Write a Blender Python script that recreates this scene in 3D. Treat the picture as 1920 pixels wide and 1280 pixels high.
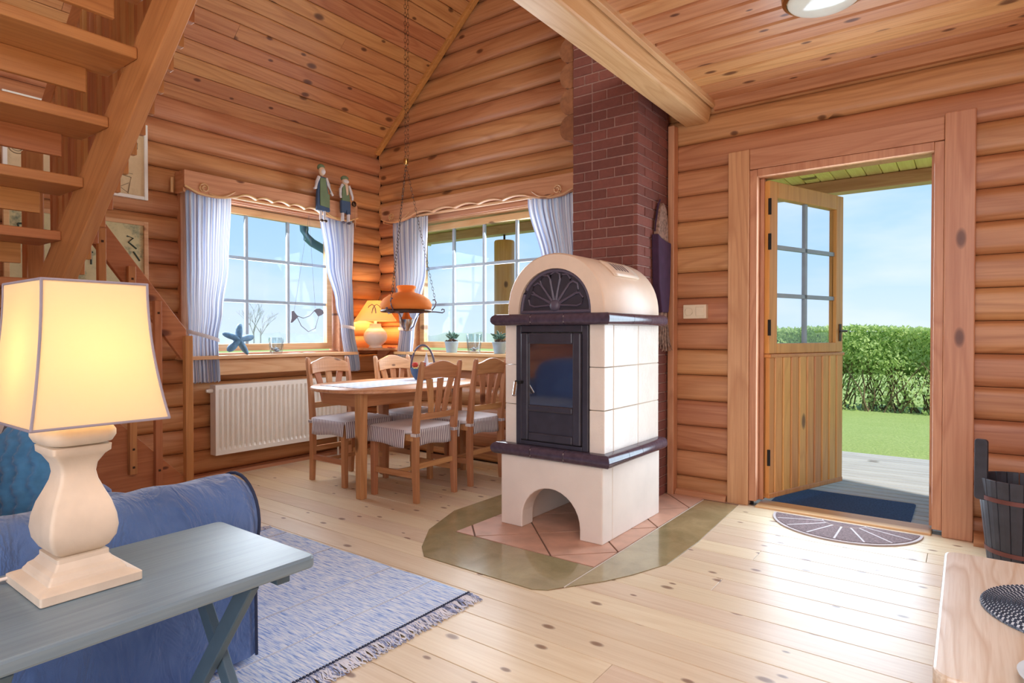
import bpy, bmesh, math, random
from mathutils import Vector, Matrix, Euler
random.seed(7)
for o in list(bpy.data.objects): bpy.data.objects.remove(o, do_unlink=True)
SC = bpy.context.scene
COL = SC.collection
PI = math.pi

# ------------------------------------------------------------------ camera
CAMH = 1.08
cam_d = bpy.data.cameras.new('camera')
cam_d.sensor_width = 36.0
cam_d.lens = 36.0 * 1147.0 / 1920.0
cam_d.clip_start = 0.02; cam_d.clip_end = 500
cam = bpy.data.objects.new('camera', cam_d); COL.objects.link(cam)
cam.location = (0, 0, CAMH)
cam.rotation_euler = (math.radians(90 - 0.7), 0, math.radians(36.7))
SC.camera = cam

# ------------------------------------------------------------------ view settings
SC.view_settings.view_transform = 'Standard'
SC.view_settings.look = 'None'
SC.view_settings.gamma = 1.0
SC.view_settings.use_curve_mapping = False
SC.view_settings.exposure = 0.0

# ------------------------------------------------------------------ world: pale spring sky with thin clouds
W = bpy.data.worlds.new('sky'); SC.world = W; W.use_nodes = True
nt = W.node_tree; nt.nodes.clear()
def wn(t, **k):
    n = nt.nodes.new(t)
    for a, b in k.items(): setattr(n, a, b)
    return n
wo = wn('ShaderNodeOutputWorld'); bg = wn('ShaderNodeBackground'); tc = wn('ShaderNodeTexCoord')
sep = wn('ShaderNodeSeparateXYZ'); ramp = wn('ShaderNodeValToRGB')
nt.links.new(tc.outputs['Generated'], sep.inputs[0]); nt.links.new(sep.outputs['Z'], ramp.inputs[0])
e = ramp.color_ramp.elements
e[0].position = 0.0; e[0].color = (0.72, 0.86, 1.0, 1)
e[1].position = 0.75; e[1].color = (0.17, 0.42, 0.82, 1)
x = ramp.color_ramp.elements.new(0.12); x.color = (0.50, 0.74, 1.0, 1)
x = ramp.color_ramp.elements.new(0.32); x.color = (0.32, 0.60, 0.98, 1)
mp = wn('ShaderNodeMapping'); mp.inputs['Scale'].default_value = (1.6, 1.6, 5.0)
nz = wn('ShaderNodeTexNoise'); nz.inputs['Scale'].default_value = 2.2; nz.inputs['Detail'].default_value = 5
nt.links.new(tc.outputs['Generated'], mp.inputs[0]); nt.links.new(mp.outputs[0], nz.inputs['Vector'])
cr = wn('ShaderNodeValToRGB'); cr.color_ramp.elements[0].position = 0.46; cr.color_ramp.elements[1].position = 0.75
nt.links.new(nz.outputs[0], cr.inputs[0])
mx = wn('ShaderNodeMixRGB'); mx.inputs[2].default_value = (1.0, 1.0, 1.0, 1)
mf = wn('ShaderNodeMath', operation='MULTIPLY'); mf.inputs[1].default_value = 0.55
nt.links.new(cr.outputs[0], mf.inputs[0]); nt.links.new(mf.outputs[0], mx.inputs[0])
nt.links.new(ramp.outputs[0], mx.inputs[1]); nt.links.new(mx.outputs[0], bg.inputs[0])
bg.inputs[1].default_value = 1.12
nt.links.new(bg.outputs[0], wo.inputs[0])

# ------------------------------------------------------------------ sun and large area lights
def area(name, loc, target, sx, sy, power, col):
    d = bpy.data.lights.new(name, 'AREA'); d.shape = 'RECTANGLE'; d.size = sx; d.size_y = sy
    d.energy = power; d.color = col
    o = bpy.data.objects.new(name, d); COL.objects.link(o); o.location = loc
    o.rotation_euler = (Vector(target) - Vector(loc)).to_track_quat('-Z', 'Y').to_euler()
    return o
sd = bpy.data.lights.new('sun', 'SUN'); sd.energy = 4.6; sd.angle = math.radians(1.0); sd.color = (1.0, 0.95, 0.86)
so = bpy.data.objects.new('sun', sd); COL.objects.link(so)
so.rotation_euler = Vector((-0.62, 0.22, -0.75)).to_track_quat('-Z', 'Y').to_euler()
# unseen fill lamp added just outside the rear wall opening, to brighten the room
area('rear_fill', (0.0, -2.35, 1.40), (-1.0, 3.0, 1.2), 3.9, 1.85, 70, (1.0, 0.955, 0.98))
area('ceiling_bounce_fill', (0.1, 0.6, 2.52), (0.0, 0.75, 0.0), 2.0, 2.2, 46, (0.98, 0.97, 1.0))  # added fill lamp standing in for light thrown back by the ceiling
area('loft_fill', (1.2, 0.9, 3.7), (-3.8, 2.6, 2.6), 2.4, 1.4, 225, (1.0, 0.965, 0.89))  # added fill lamp inside the loft, no window is built there
area('doorway_fill', (-0.60, 4.03, 1.08), (-0.60, 2.0, 1.08), 0.84, 1.85, 36, (0.68, 0.84, 1.0))  # added bluish fill lamp in the door opening, brightens only the room inside
area('side_window_fill', (-4.85, 2.87, 1.55), (-2.6, 2.7, 0.5), 1.0, 1.0, 48, (0.86, 0.93, 1.0))  # added fill lamp outside the side window, on top of the sky light
area('back_window_fill', (-3.3, 4.30, 1.55), (-2.9, 2.2, 0.4), 1.2, 1.0, 55, (0.86, 0.93, 1.0))  # added fill lamp outside the back window, imitates extra daylight coming in

# ------------------------------------------------------------------ helpers
class MB:
    def __init__(s): s.v = []; s.f = []; s.m = []
    def add(s, vs, fs, mi=0):
        b = len(s.v); s.v += [tuple(p) for p in vs]
        s.f += [tuple(b + i for i in f) for f in fs]; s.m += [mi] * len(fs); return s
    def box(s, x0, x1, y0, y1, z0, z1, mi=0):
        if x0 > x1: x0, x1 = x1, x0
        if y0 > y1: y0, y1 = y1, y0
        if z0 > z1: z0, z1 = z1, z0
        return s.add([(x0,y0,z0),(x1,y0,z0),(x1,y1,z0),(x0,y1,z0),(x0,y0,z1),(x1,y0,z1),(x1,y1,z1),(x0,y1,z1)],
                     [(0,3,2,1),(4,5,6,7),(0,1,5,4),(1,2,6,5),(2,3,7,6),(3,0,4,7)], mi)
    def prism(s, poly, axis, a, b, mi=0):
        # poly: 2-D points; axis 'x': (y,z), 'y': (x,z), 'z': (x,y)
        def P(p, t):
            return {'x': (t, p[0], p[1]), 'y': (p[0], t, p[1]), 'z': (p[0], p[1], t)}[axis]
        n = len(poly); vs = [P(p, a) for p in poly] + [P(p, b) for p in poly]
        fs = [tuple(range(n - 1, -1, -1)), tuple(range(n, 2 * n))]
        fs += [(i, (i + 1) % n, n + (i + 1) % n, n + i) for i in range(n)]
        return s.add(vs, fs, mi)
    def loft(s, rings, closed=True, caps=True, mi=0):
        n = len(rings[0]); vs = [p for r in rings for p in r]; fs = []
        for k in range(len(rings) - 1):
            for i in range(n if closed else n - 1):
                j = (i + 1) % n
                fs.append((k * n + i, k * n + j, (k + 1) * n + j, (k + 1) * n + i))
        if caps and closed:
            fs.append(tuple(range(n - 1, -1, -1))); L = (len(rings) - 1) * n; fs.append(tuple(range(L, L + n)))
        return s.add(vs, fs, mi)
    def lathe(s, prof, c=(0, 0), n=24, caps=True, mi=0):
        rings = [[(c[0] + r * math.cos(2*PI*i/n), c[1] + r * math.sin(2*PI*i/n), z) for i in range(n)] for r, z in prof]
        return s.loft(rings, True, caps, mi)
    def tube(s, path, r, n=8, closed=False, mi=0, caps=True):
        path = [Vector(p) for p in path]; rings = []; N = len(path)
        for i, p in enumerate(path):
            if closed: t = path[(i + 1) % N] - path[i - 1]
            else: t = path[min(i + 1, N - 1)] - path[max(i - 1, 0)]
            t.normalize(); a = Vector((0, 0, 1)) if abs(t.z) < 0.9 else Vector((1, 0, 0))
            u = t.cross(a).normalized(); w = t.cross(u).normalized()
            rr = r[i] if isinstance(r, (list, tuple)) else r
            rings.append([p + (u * math.cos(2*PI*k/n) + w * math.sin(2*PI*k/n)) * rr for k in range(n)])
        if closed: rings.append(rings[0])
        return s.loft(rings, True, caps and not closed, mi)
    def bar(s, a, b, wx, wy, side=None, mi=0):
        # square bar from a to b; wx along 'side' vector, wy across
        a = Vector(a); b = Vector(b); t = (b - a).normalized()
        u = Vector(side) if side else (Vector((0, 1, 0)) if abs(t.y) < 0.9 else Vector((1, 0, 0)))
        u = (u - t * u.dot(t)).normalized(); w = t.cross(u)
        q = [(-1,-1),(1,-1),(1,1),(-1,1)]
        return s.loft([[p + u * (i * wx / 2) + w * (j * wy / 2) for i, j in q] for p in (a, b)], True, True, mi)
    def grid(s, fn, nu, nv, closed_u=False, mi=0):
        vs = [fn(i / nu, j / nv) for j in range(nv + 1) for i in range(nu + (0 if closed_u else 1))]
        w = nu + (0 if closed_u else 1); fs = []
        for j in range(nv):
            for i in range(nu):
                k = (i + 1) % w
                fs.append((j*w+i, j*w+k, (j+1)*w+k, (j+1)*w+i))
        return s.add(vs, fs, mi)
    def xf(s, M, start=0):
        for i in range(start, len(s.v)): s.v[i] = tuple(M @ Vector(s.v[i]))
        return s

WORLD = {}
def wloc(o): return WORLD.get(o.name, Vector((0, 0, 0)))
def obj(name, mb, mat, parent=None, smooth=False, bevel=0, solid=0, sub=0, at=None, seg=2, ang=35):
    me = bpy.data.meshes.new(name)
    L = wloc(parent) if parent else Vector((0, 0, 0))
    off = Vector(at) if at is not None else L
    me.from_pydata([tuple(Vector(p) - off) for p in mb.v], [], mb.f); me.update()
    mats = mat if isinstance(mat, (list, tuple)) else [mat]
    for m in mats: me.materials.append(m)
    if len(mats) > 1:
        for p, mi in zip(me.polygons, mb.m): p.material_index = mi
    bm = bmesh.new(); bm.from_mesh(me); bmesh.ops.recalc_face_normals(bm, faces=bm.faces); bm.to_mesh(me); bm.free()
    if smooth:
        for p in me.polygons: p.use_smooth = True
    o = bpy.data.objects.new(name, me); COL.objects.link(o)
    if parent: o.parent = parent
    o.location = off - L
    WORLD[o.name] = off
    if solid:
        q = o.modifiers.new('solid', 'SOLIDIFY'); q.thickness = solid; q.offset = 0
    if bevel:
        q = o.modifiers.new('bevel', 'BEVEL'); q.width = bevel; q.segments = seg; q.limit_method = 'ANGLE'; q.angle_limit = math.radians(ang)
    if sub:
        q = o.modifiers.new('sub', 'SUBSURF'); q.levels = sub; q.render_levels = sub
    if smooth and (bevel == 0):
        try: me.set_sharp_from_angle(angle=math.radians(50))
        except Exception: pass
    return o
def ctr(mb):
    xs = [p[0] for p in mb.v]; ys = [p[1] for p in mb.v]; zs = [p[2] for p in mb.v]
    return ((min(xs)+max(xs))/2, (min(ys)+max(ys))/2, (min(zs)+max(zs))/2)
def piece(name, mb, mat, parent, **k):      # a piece with its origin at its own centre
    return obj(name, mb, mat, parent, at=ctr(mb), **k)
def thing(name, label, cat, loc=(0, 0, 0), group=None):
    o = bpy.data.objects.new(name, None); COL.objects.link(o); o.location = loc
    WORLD[o.name] = Vector(loc); o.empty_display_size = 0.1
    o['label'] = label; o['category'] = cat
    if group: o['group'] = group
    return o
def tag(o, label, cat, group=None):
    o['label'] = label; o['category'] = cat
    if group: o['group'] = group
    return o
def struct(o, label=None):
    o['kind'] = 'structure'
    if label: o['label'] = label
    return o
def dup(root, loc, rotz, label, group=None):
    r = root.copy(); COL.objects.link(r); r.location = loc; r.rotation_euler = (0, 0, rotz); r['label'] = label
    if group: r['group'] = group
    for ch in list(root.children):
        c = ch.copy(); COL.objects.link(c); c.parent = r
        for g in list(ch.children):
            d = g.copy(); COL.objects.link(d); d.parent = c
    return r
def rect(x0, x1, y0, y1, r=0.03, n=5):       # rounded rectangle, 2-D
    out = []
    for cx, cy, a in ((x1-r, y1-r, 0), (x0+r, y1-r, 90), (x0+r, y0+r, 180), (x1-r, y0+r, 270)):
        for i in range(n + 1):
            t = math.radians(a + 90 * i / n); out.append((cx + r*math.cos(t), cy + r*math.sin(t)))
    return out

# ------------------------------------------------------------------ materials
def S(c):  # sRGB 0-255 -> linear
    return tuple(((v/255)/12.92 if v/255 <= 0.04045 else ((v/255+0.055)/1.055)**2.4) for v in c) + (1.0,)
class NT:
    def __init__(s, name):
        s.m = bpy.data.materials.new(name); s.m.use_nodes = True; s.t = s.m.node_tree; s.t.nodes.clear()
        s.out = s.n('ShaderNodeOutputMaterial'); s.b = s.n('ShaderNodeBsdfPrincipled')
        s.l(s.b.outputs[0], s.out.inputs[0])
    def n(s, t, **k):
        q = s.t.nodes.new(t)
        for a, b in k.items(): setattr(q, a, b)
        return q
    def l(s, a, b): s.t.links.new(a, b)
    def math(s, op, a, b=None):
        q = s.n('ShaderNodeMath', operation=op)
        for i, v in enumerate((a, b)):
            if v is None: continue
            if isinstance(v, (int, float)): q.inputs[i].default_value = v
            else: s.l(v, q.inputs[i])
        return q.outputs[0]
    def mix(s, fac, a, b, blend='MIX'):
        q = s.n('ShaderNodeMixRGB', blend_type=blend)
        for i, v in enumerate((fac, a, b)):
            if isinstance(v, (int, float)): q.inputs[i].default_value = v
            elif isinstance(v, tuple): q.inputs[i].default_value = v
            else: s.l(v, q.inputs[i])
        return q.outputs[0]
    def ramp(s, inp, stops):
        q = s.n('ShaderNodeValToRGB'); el = q.color_ramp.elements
        while len(el) < len(stops): el.new(0.5)
        for x, (p, c) in zip(el, stops):
            x.position = p; x.color = c if isinstance(c, tuple) else (c, c, c, 1)
        s.l(inp, q.inputs[0]); return q.outputs[0]
    def coords(s, scale=(1, 1, 1), rnd=True, kind='Object'):
        tc = s.n('ShaderNodeTexCoord'); m = s.n('ShaderNodeMapping'); m.inputs['Scale'].default_value = scale
        src = tc.outputs[kind]
        if rnd:
            oi = s.n('ShaderNodeObjectInfo'); vm = s.n('ShaderNodeVectorMath', operation='ADD')
            cb = s.n('ShaderNodeCombineXYZ')
            for i, k in enumerate((31.7, 53.1, 17.3)): s.l(s.math('MULTIPLY', oi.outputs['Random'], k), cb.inputs[i])
            s.l(src, vm.inputs[0]); s.l(cb.outputs[0], vm.inputs[1]); src = vm.outputs[0]
        s.l(src, m.inputs[0]); return m.outputs[0]
    def noise(s, vec, scale, detail=3, rough=0.5, dist=0):
        q = s.n('ShaderNodeTexNoise'); q.inputs['Scale'].default_value = scale; q.inputs['Detail'].default_value = detail
        q.inputs['Roughness'].default_value = rough; q.inputs['Distortion'].default_value = dist
        if vec is not None: s.l(vec, q.inputs['Vector'])
        return q.outputs[0]
    def bump(s, h, strength=0.2, dist=0.01):
        q = s.n('ShaderNodeBump'); q.inputs['Strength'].default_value = strength; q.inputs['Distance'].default_value = dist
        s.l(h, q.inputs['Height']); s.l(q.outputs[0], s.b.inputs['Normal'])
    def set(s, **k):
        for a, v in k.items(): s.b.inputs[a.replace('_', ' ')].default_value = v
        return s
def plain(name, c, rough=0.6, metal=0, var=0.06, nscale=14, bump=0, bscale=60, spec=0.5, sheen=0):
    t = NT(name); v = t.coords(rnd=True)
    n = t.noise(v, nscale, 4)
    col = S(c); dk = tuple(x * (1 - var * 2.2) for x in col[:3]) + (1,); lt = tuple(min(1, x * (1 + var * 1.6)) for x in col[:3]) + (1,)
    t.l(t.ramp(n, [(0.25, dk), (0.75, lt)]), t.b.inputs['Base Color'])
    t.set(Roughness=rough, Metallic=metal); t.b.inputs['Specular IOR Level'].default_value = spec
    if sheen: t.b.inputs['Sheen Weight'].default_value = sheen
    if bump: t.bump(t.noise(v, bscale, 5, 0.6), bump, 0.004)
    return t.m
def wood(name, axis, light, dark, knot=(92, 48, 26), rough=0.5, knots=0.55, kdens=(2.2, 5.0), coat=0.0, gs=1.0, var=0.10, ring=0.55, depth=None):
    t = NT(name); ax = 'xyz'.index(axis)
    st = [1.0, 1.0, 1.0]; st[ax] = 0.11
    v = t.coords(tuple(st))
    warp = t.noise(v, 3.2 * gs, 2, 0.5)
    wv = t.n('ShaderNodeTexNoise'); wv.inputs['Scale'].default_value = 5.5 * gs; wv.inputs['Detail'].default_value = 1.5
    t.l(v, wv.inputs['Vector'])
    rings = t.math('FRACT', t.math('MULTIPLY', wv.outputs[0], 9.0))
    rings = t.ramp(rings, [(0.0, 1.0), (0.25, 0.35), (0.8, 0.0), (1.0, 0.9)])
    st2 = [1.0, 1.0, 1.0]; st2[ax] = 0.03
    v2 = t.coords(tuple(st2)); fine = t.noise(v2, 95 * gs, 3, 0.6)
    L = S(light); D = S(dark)
    col = t.mix(t.math('MULTIPLY', rings, ring), L, D)
    col = t.mix(t.math('MULTIPLY', t.ramp(fine, [(0.42, 0.0), (0.72, 1.0)]), 0.5), col, D)
    col = t.mix(t.math('MULTIPLY', t.ramp(warp, [(0.35, 0.0), (0.7, 1.0)]), 0.22), col, S(tuple(int(q * 0.86) for q in dark)))
    if knots:
        st3 = [kdens[1]] * 3; st3[ax] = kdens[0]
        vk = t.coords(tuple(st3)); sx = t.n('ShaderNodeSeparateXYZ'); t.l(vk, sx.inputs[0]); cb2 = t.n('ShaderNodeCombineXYZ')
        other = [i for i in range(3) if i != ax and 'xyz'[i] != (depth or {'x': 'y', 'y': 'x', 'z': 'y'}[axis])][0]
        t.l(sx.outputs[ax], cb2.inputs[0]); t.l(sx.outputs[other], cb2.inputs[1])
        vo = t.n('ShaderNodeTexVoronoi'); vo.voronoi_dimensions = '2D'; vo.inputs['Scale'].default_value = 1.0; t.l(cb2.outputs[0], vo.inputs['Vector'])
        sp = t.n('ShaderNodeSeparateColor'); t.l(vo.outputs['Color'], sp.inputs[0])
        gate = t.math('LESS_THAN', sp.outputs[0], knots)
        size = t.math('ADD', 0.05, t.math('MULTIPLY', sp.outputs[1], 0.09))
        dd = t.math('DIVIDE', vo.outputs['Distance'], size)
        kn = t.ramp(dd, [(0.0, 1.0), (0.55, 0.9), (0.78, 0.5), (1.0, 0.0)])
        col = t.mix(t.math('MULTIPLY', t.math('MULTIPLY', kn, gate), 0.9), col, S(knot))
    oi = t.n('ShaderNodeObjectInfo')
    hv = t.n('ShaderNodeHueSaturation')
    t.l(t.math('ADD', 1 - var, t.math('MULTIPLY', oi.outputs['Random'], 2 * var)), hv.inputs['Value'])
    t.l(t.math('ADD', 0.488, t.math('MULTIPLY', oi.outputs['Random'], 0.02)), hv.inputs['Hue'])
    t.l(col, hv.inputs['Color']); t.l(hv.outputs[0], t.b.inputs['Base Color'])
    t.set(Roughness=rough); t.b.inputs['Coat Weight'].default_value = coat; t.b.inputs['Coat Roughness'].default_value = 0.22
    t.bump(fine, 0.12, 0.002)
    return t.m
LOGL, LOGD = (208, 152, 106), (164, 102, 60)
M = {}
for a in 'xyz':
    M['log_' + a] = wood('pine_log_' + a, a, LOGL, LOGD, rough=0.42, knots=0.3, kdens=(1.9, 3.8), gs=0.8)
    M['pine_' + a] = wood('pine_' + a, a, (216, 164, 122), (182, 122, 82), rough=0.4, knots=0.3, var=0.05)
    M['stair_' + a] = wood('stair_pine_' + a, a, (200, 138, 82), (160, 98, 52), rough=0.4, knots=0.35, ring=0.4)
    M['pale_' + a] = wood('pale_pine_' + a, a, (232, 194, 142), (204, 152, 98), rough=0.4, knots=0.3, knot=(120, 74, 40), var=0.05)
M['ceil_x'] = wood('ceiling_pine_x', 'x', knot=(80, 40, 22), light=(218, 162, 108), dark=(178, 116, 66), rough=0.38, knots=0.8, kdens=(2.6, 5.0), depth='z')
M['ceil_y'] = wood('ceiling_pine_y', 'y', knot=(80, 40, 22), light=(204, 148, 98), dark=(162, 100, 58), rough=0.45, knots=0.8, kdens=(2.6, 5.0), depth='z')
M['floor_x'] = wood('floor_pine_x', 'x', (232, 214, 184), (212, 186, 150), knot=(122, 84, 58), rough=0.42, knots=0.5, kdens=(4.0, 7.6), depth='z', coat=0.12, ring=0.4, var=0.07)
M['chair_z'] = wood('chair_pine_z', 'z', (206, 152, 108), (170, 112, 70), rough=0.42, knots=0.15)
M['chair_y'] = wood('chair_pine_y', 'y', (210, 156, 110), (174, 116, 72), rough=0.42, knots=0.15)
M['chair_x'] = wood('chair_pine_x', 'x', (206, 152, 108), (170, 112, 70), rough=0.42, knots=0.15)
M['honey_z'] = wood('honey_pine_z', 'z', (230, 172, 98), (204, 140, 72), rough=0.4, knots=0.2)
M['honey_y'] = wood('honey_pine_y', 'y', (230, 172, 98), (204, 140, 72), rough=0.4, knots=0.2)
M['yellow_y'] = wood('porch_board_y', 'y', (246, 226, 140), (228, 200, 108), rough=0.5, knots=0.3)
M['deck_x'] = wood('deck_board_x', 'x', (196, 196, 194), (170, 168, 166), knot=(130, 124, 118), rough=0.7, knots=0.2, var=0.05)
M['bench_y'] = wood('bench_wood_y', 'y', (238, 228, 208), (206, 182, 148), knot=(130, 100, 78), rough=0.32, knots=0.15, ring=0.8, gs=1.6, depth='z', coat=0.3)
M['bluewood_y'] = wood('blue_painted_wood_y', 'y', (128, 150, 160), (98, 122, 136), rough=0.38, knots=0, ring=0.25, var=0.03)
M['blueleg'] = plain('blue_painted_leg', (82, 108, 126), 0.5, var=0.05)
M['endgrain'] = plain('log_end_grain', (150, 98, 64), 0.8, var=0.14, nscale=30)
M['muntin'] = plain('grey_blue_glazing_bar', (160, 176, 190), 0.4, var=0.04)
M['dark'] = plain('dark_gap', (66, 40, 26), 0.9)
M['gapfloor'] = plain('floor_gap', (96, 66, 44), 0.9)
M['cream'] = plain('cream_plaster', (244, 234, 222), 0.55, var=0.03, nscale=5, bump=0.15, bscale=90)
M['tilec'] = plain('cream_glazed_tile', (244, 234, 220), 0.22, var=0.03, nscale=9, bump=0.5, bscale=55)
M['dome'] = plain('cream_metal_dome', (242, 220, 196), 0.32, var=0.02)
M['glaze'] = plain('aubergine_glaze', (82, 70, 84), 0.14, var=0.12, nscale=40)
M['iron'] = plain('black_iron', (62, 60, 70), 0.36, var=0.1)
M['ironlt'] = plain('grey_iron', (96, 88, 104), 0.4, var=0.06)
M['black'] = plain('matt_black', (22, 22, 24), 0.8)
M['grout'] = plain('pale_grout', (226, 214, 198), 0.8)
M['steel'] = plain('polished_steel', (200, 198, 196), 0.2, metal=1, var=0.03)
M['bronze'] = plain('aged_bronze', (78, 58, 46), 0.4, metal=0.8)
M['white'] = plain('white_enamel', (240, 238, 230), 0.3, var=0.02)
M['whitewash'] = plain('whitewashed_wood', (224, 208, 186), 0.6, var=0.08, nscale=9, bump=0.12, bscale=70)
M['switch'] = plain('cream_plastic', (236, 220, 190), 0.35, var=0.02)
M['ceramic'] = plain('white_ceramic', (240, 226, 214), 0.25, var=0.02)
M['mortar'] = plain('mortar', (166, 130, 118), 0.9, var=0.1, nscale=40)
M['tilegrout'] = plain('brown_tile_grout', (128, 98, 82), 0.9)
M['terra'] = plain('terracotta_tile', (212, 168, 144), 0.45, var=0.10, nscale=8)
M['blue'] = plain('blue_sofa_canvas', (74, 106, 162), 0.85, var=0.12, nscale=6, bump=0.25, bscale=420, sheen=0.4)
M['piping'] = plain('navy_piping', (42, 52, 80), 0.8)
M['knit'] = plain('teal_blue_knit', (64, 120, 160), 0.9, var=0.12, nscale=30, sheen=0.3)
M['beige'] = plain('beige_cushion', (168, 152, 142), 0.9)
M['star'] = plain('blue_starfish', (98, 148, 186), 0.5, var=0.16, nscale=40, bump=0.3, bscale=160)
M['pot'] = plain('pale_blue_zinc', (168, 196, 214), 0.4, var=0.08)
M['soil'] = plain('soil', (96, 76, 60), 0.95, var=0.3, nscale=80)
M['succ'] = plain('succulent_green', (90, 128, 112), 0.5, var=0.2)
M['shell'] = plain('grey_shells', (150, 146, 148), 0.5, var=0.3, nscale=60)
M['brass'] = plain('brass', (190, 150, 90), 0.3, metal=1)
M['zincpipe'] = plain('weathered_zinc', (112, 160, 178), 0.4, metal=0.4)
M['bucket'] = plain('charcoal_stave', (60, 62, 72), 0.5, var=0.12, nscale=20)
M['copper'] = plain('copper_hoop', (120, 78, 74), 0.4, metal=0.6)
M['purple'] = plain('dark_plum_cloth', (66, 40, 66), 0.9, var=0.12)
M['straw'] = plain('pale_straw', (150, 120, 104), 0.9, var=0.3, nscale=60)
M['matblue'] = plain('blue_doormat', (52, 78, 118), 0.95, var=0.22, nscale=90, bump=0.5, bscale=400)
M['matgrey'] = plain('grey_brown_doormat', (128, 108, 108), 0.95, var=0.25, nscale=120, bump=0.5, bscale=400)
M['matrim'] = plain('pale_rubber_rim', (196, 186, 186), 0.8)
M['opal'] = plain('opal_glass', (226, 228, 214), 0.12, var=0.03)
M['amber'] = None
M['red'] = plain('red_cloth', (196, 70, 56), 0.8)
M['green'] = plain('sage_cloth', (110, 128, 96), 0.85, var=0.08)
M['denim'] = plain('denim_cloth', (66, 86, 116), 0.85, var=0.08)
M['offwhite'] = plain('off_white_cloth', (214, 208, 210), 0.85)
M['skin'] = plain('pale_doll_skin', (222, 190, 160), 0.8)
M['leafhedge'] = None
M['twig'] = plain('hedge_twig', (122, 104, 78), 0.9)
M['bare'] = plain('hazy_bare_branches', (158, 158, 160), 0.9)  # pale grey, distance haze painted into the branch colour
M['farfield'] = plain('hazy_far_treeline', (196, 206, 206), 0.95, var=0.10, nscale=0.4)  # near-white tone carries the horizon haze in the base colour

def canvas_mat():
    t = NT('blue_sofa_canvas'); v = t.coords(rnd=False); n = t.noise(v, 6, 4)
    t.l(t.ramp(n, [(0.25, S((62, 94, 150))), (0.75, S((90, 120, 174)))]), t.b.inputs['Base Color']); t.set(Roughness=0.85); t.b.inputs['Sheen Weight'].default_value = 0.4
    big = t.noise(t.coords((1.0, 2.2, 1.0), rnd=False), 5.5, 3, 0.55, 1.2); fi = t.noise(v, 420, 3)
    t.bump(t.math('ADD', big, t.math('MULTIPLY', fi, 0.03)), 0.75, 0.045); return t.m
M['blue'] = canvas_mat()
def lawn_mat():
    t = NT('lawn_grass'); v = t.coords(rnd=False)
    n = t.noise(v, 2.3, 6, 0.7); f = t.noise(v, 28, 5, 0.75)
    c = t.mix(n, S((170, 192, 104)), S((204, 216, 142))); c = t.mix(t.ramp(f, [(0.35, 0.0), (0.7, 0.75)]), c, S((132, 166, 72)))
    t.l(c, t.b.inputs['Base Color']); t.set(Roughness=0.9); t.bump(f, 0.8, 0.04); return t.m
M['lawn'] = lawn_mat()
def leaf_mat():
    t = NT('hedge_leaf'); v = t.coords(rnd=False); c = t.ramp(t.noise(v, 2.5, 5, 0.7), [(0.3, S((168, 198, 110))), (0.7, S((216, 230, 160)))])
    t.l(c, t.b.inputs['Base Color']); t.set(Roughness=0.6); tl = t.n('ShaderNodeBsdfTranslucent'); t.l(c, tl.inputs[0])
    mx = t.n('ShaderNodeMixShader'); mx.inputs[0].default_value = 0.45; t.l(t.b.outputs[0], mx.inputs[1]); t.l(tl.outputs[0], mx.inputs[2]); t.l(mx.outputs[0], t.out.inputs[0]); return t.m
M['leafhedge'] = leaf_mat()
def glass_mat(name, tint=(0.96, 0.98, 1.0, 1), refl=0.06):
    t = NT(name); tr = t.n('ShaderNodeBsdfTransparent'); tr.inputs[0].default_value = tint
    gl = t.n('ShaderNodeBsdfGlossy'); gl.inputs['Roughness'].default_value = 0.02
    mx = t.n('ShaderNodeMixShader'); lw = t.n('ShaderNodeLayerWeight'); lw.inputs[0].default_value = 0.25
    t.l(t.math('ADD', refl, t.math('MULTIPLY', lw.outputs['Fresnel'], 0.35 if refl > 0.05 else 0.10)), mx.inputs[0])
    t.l(tr.outputs[0], mx.inputs[1]); t.l(gl.outputs[0], mx.inputs[2]); t.l(mx.outputs[0], t.out.inputs[0]); return t.m
M['glass'] = glass_mat('window_glass', refl=0.006)
M['jar'] = glass_mat('jar_glass', (0.90, 0.95, 0.97, 1), 0.08)
M['stoveglass'] = plain('dark_stove_glass', (40, 44, 58), 0.06, var=0.0, spec=1.0)
M['stoveglass'].node_tree.nodes['Principled BSDF'].inputs['IOR'].default_value = 2.4
def stripes(name, axis, c1, c2, n, rough=0.85, duty=0.5, soft=0.15, c3=None, trans=0.0):
    t = NT(name); tc = t.n('ShaderNodeTexCoord'); sp = t.n('ShaderNodeSeparateXYZ')
    t.l(tc.outputs['UV' if axis == 'u' else 'Object'], sp.inputs[0])
    a = sp.outputs[{'x': 0, 'y': 1, 'z': 2, 'u': 0}[axis]]
    fr = t.math('FRACT', t.math('MULTIPLY', a, n))
    k = t.ramp(fr, [(0.0, 1.0), (duty - soft, 1.0), (duty, 0.0), (1.0 - soft, 0.0), (1.0, 1.0)][:5])
    col = t.mix(k, S(c1), S(c2))
    if c3:
        f2 = t.math('FRACT', t.math('MULTIPLY', a, n * 0.37))
        col = t.mix(t.math('MULTIPLY', t.ramp(f2, [(0.0, 0.0), (0.55, 0.0), (0.6, 1.0), (0.8, 1.0), (0.85, 0.0)]), 0.7), col, S(c3))
    t.l(col, t.b.inputs['Base Color']); t.set(Roughness=rough)
    v = t.coords(rnd=False); t.bump(t.noise(v, 500, 2), 0.15, 0.001)
    if trans:
        tl = t.n('ShaderNodeBsdfTranslucent'); t.l(col, tl.inputs[0]); mx = t.n('ShaderNodeMixShader'); mx.inputs[0].default_value = trans
        t.l(t.b.outputs[0], mx.inputs[1]); t.l(tl.outputs[0], mx.inputs[2]); t.l(mx.outputs[0], t.out.inputs[0])
    return t.m
M['cur'] = stripes('blue_striped_curtain', 'u', (236, 238, 244), (168, 178, 208), 26, duty=0.42, c3=(196, 210, 226), trans=0.22)
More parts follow.
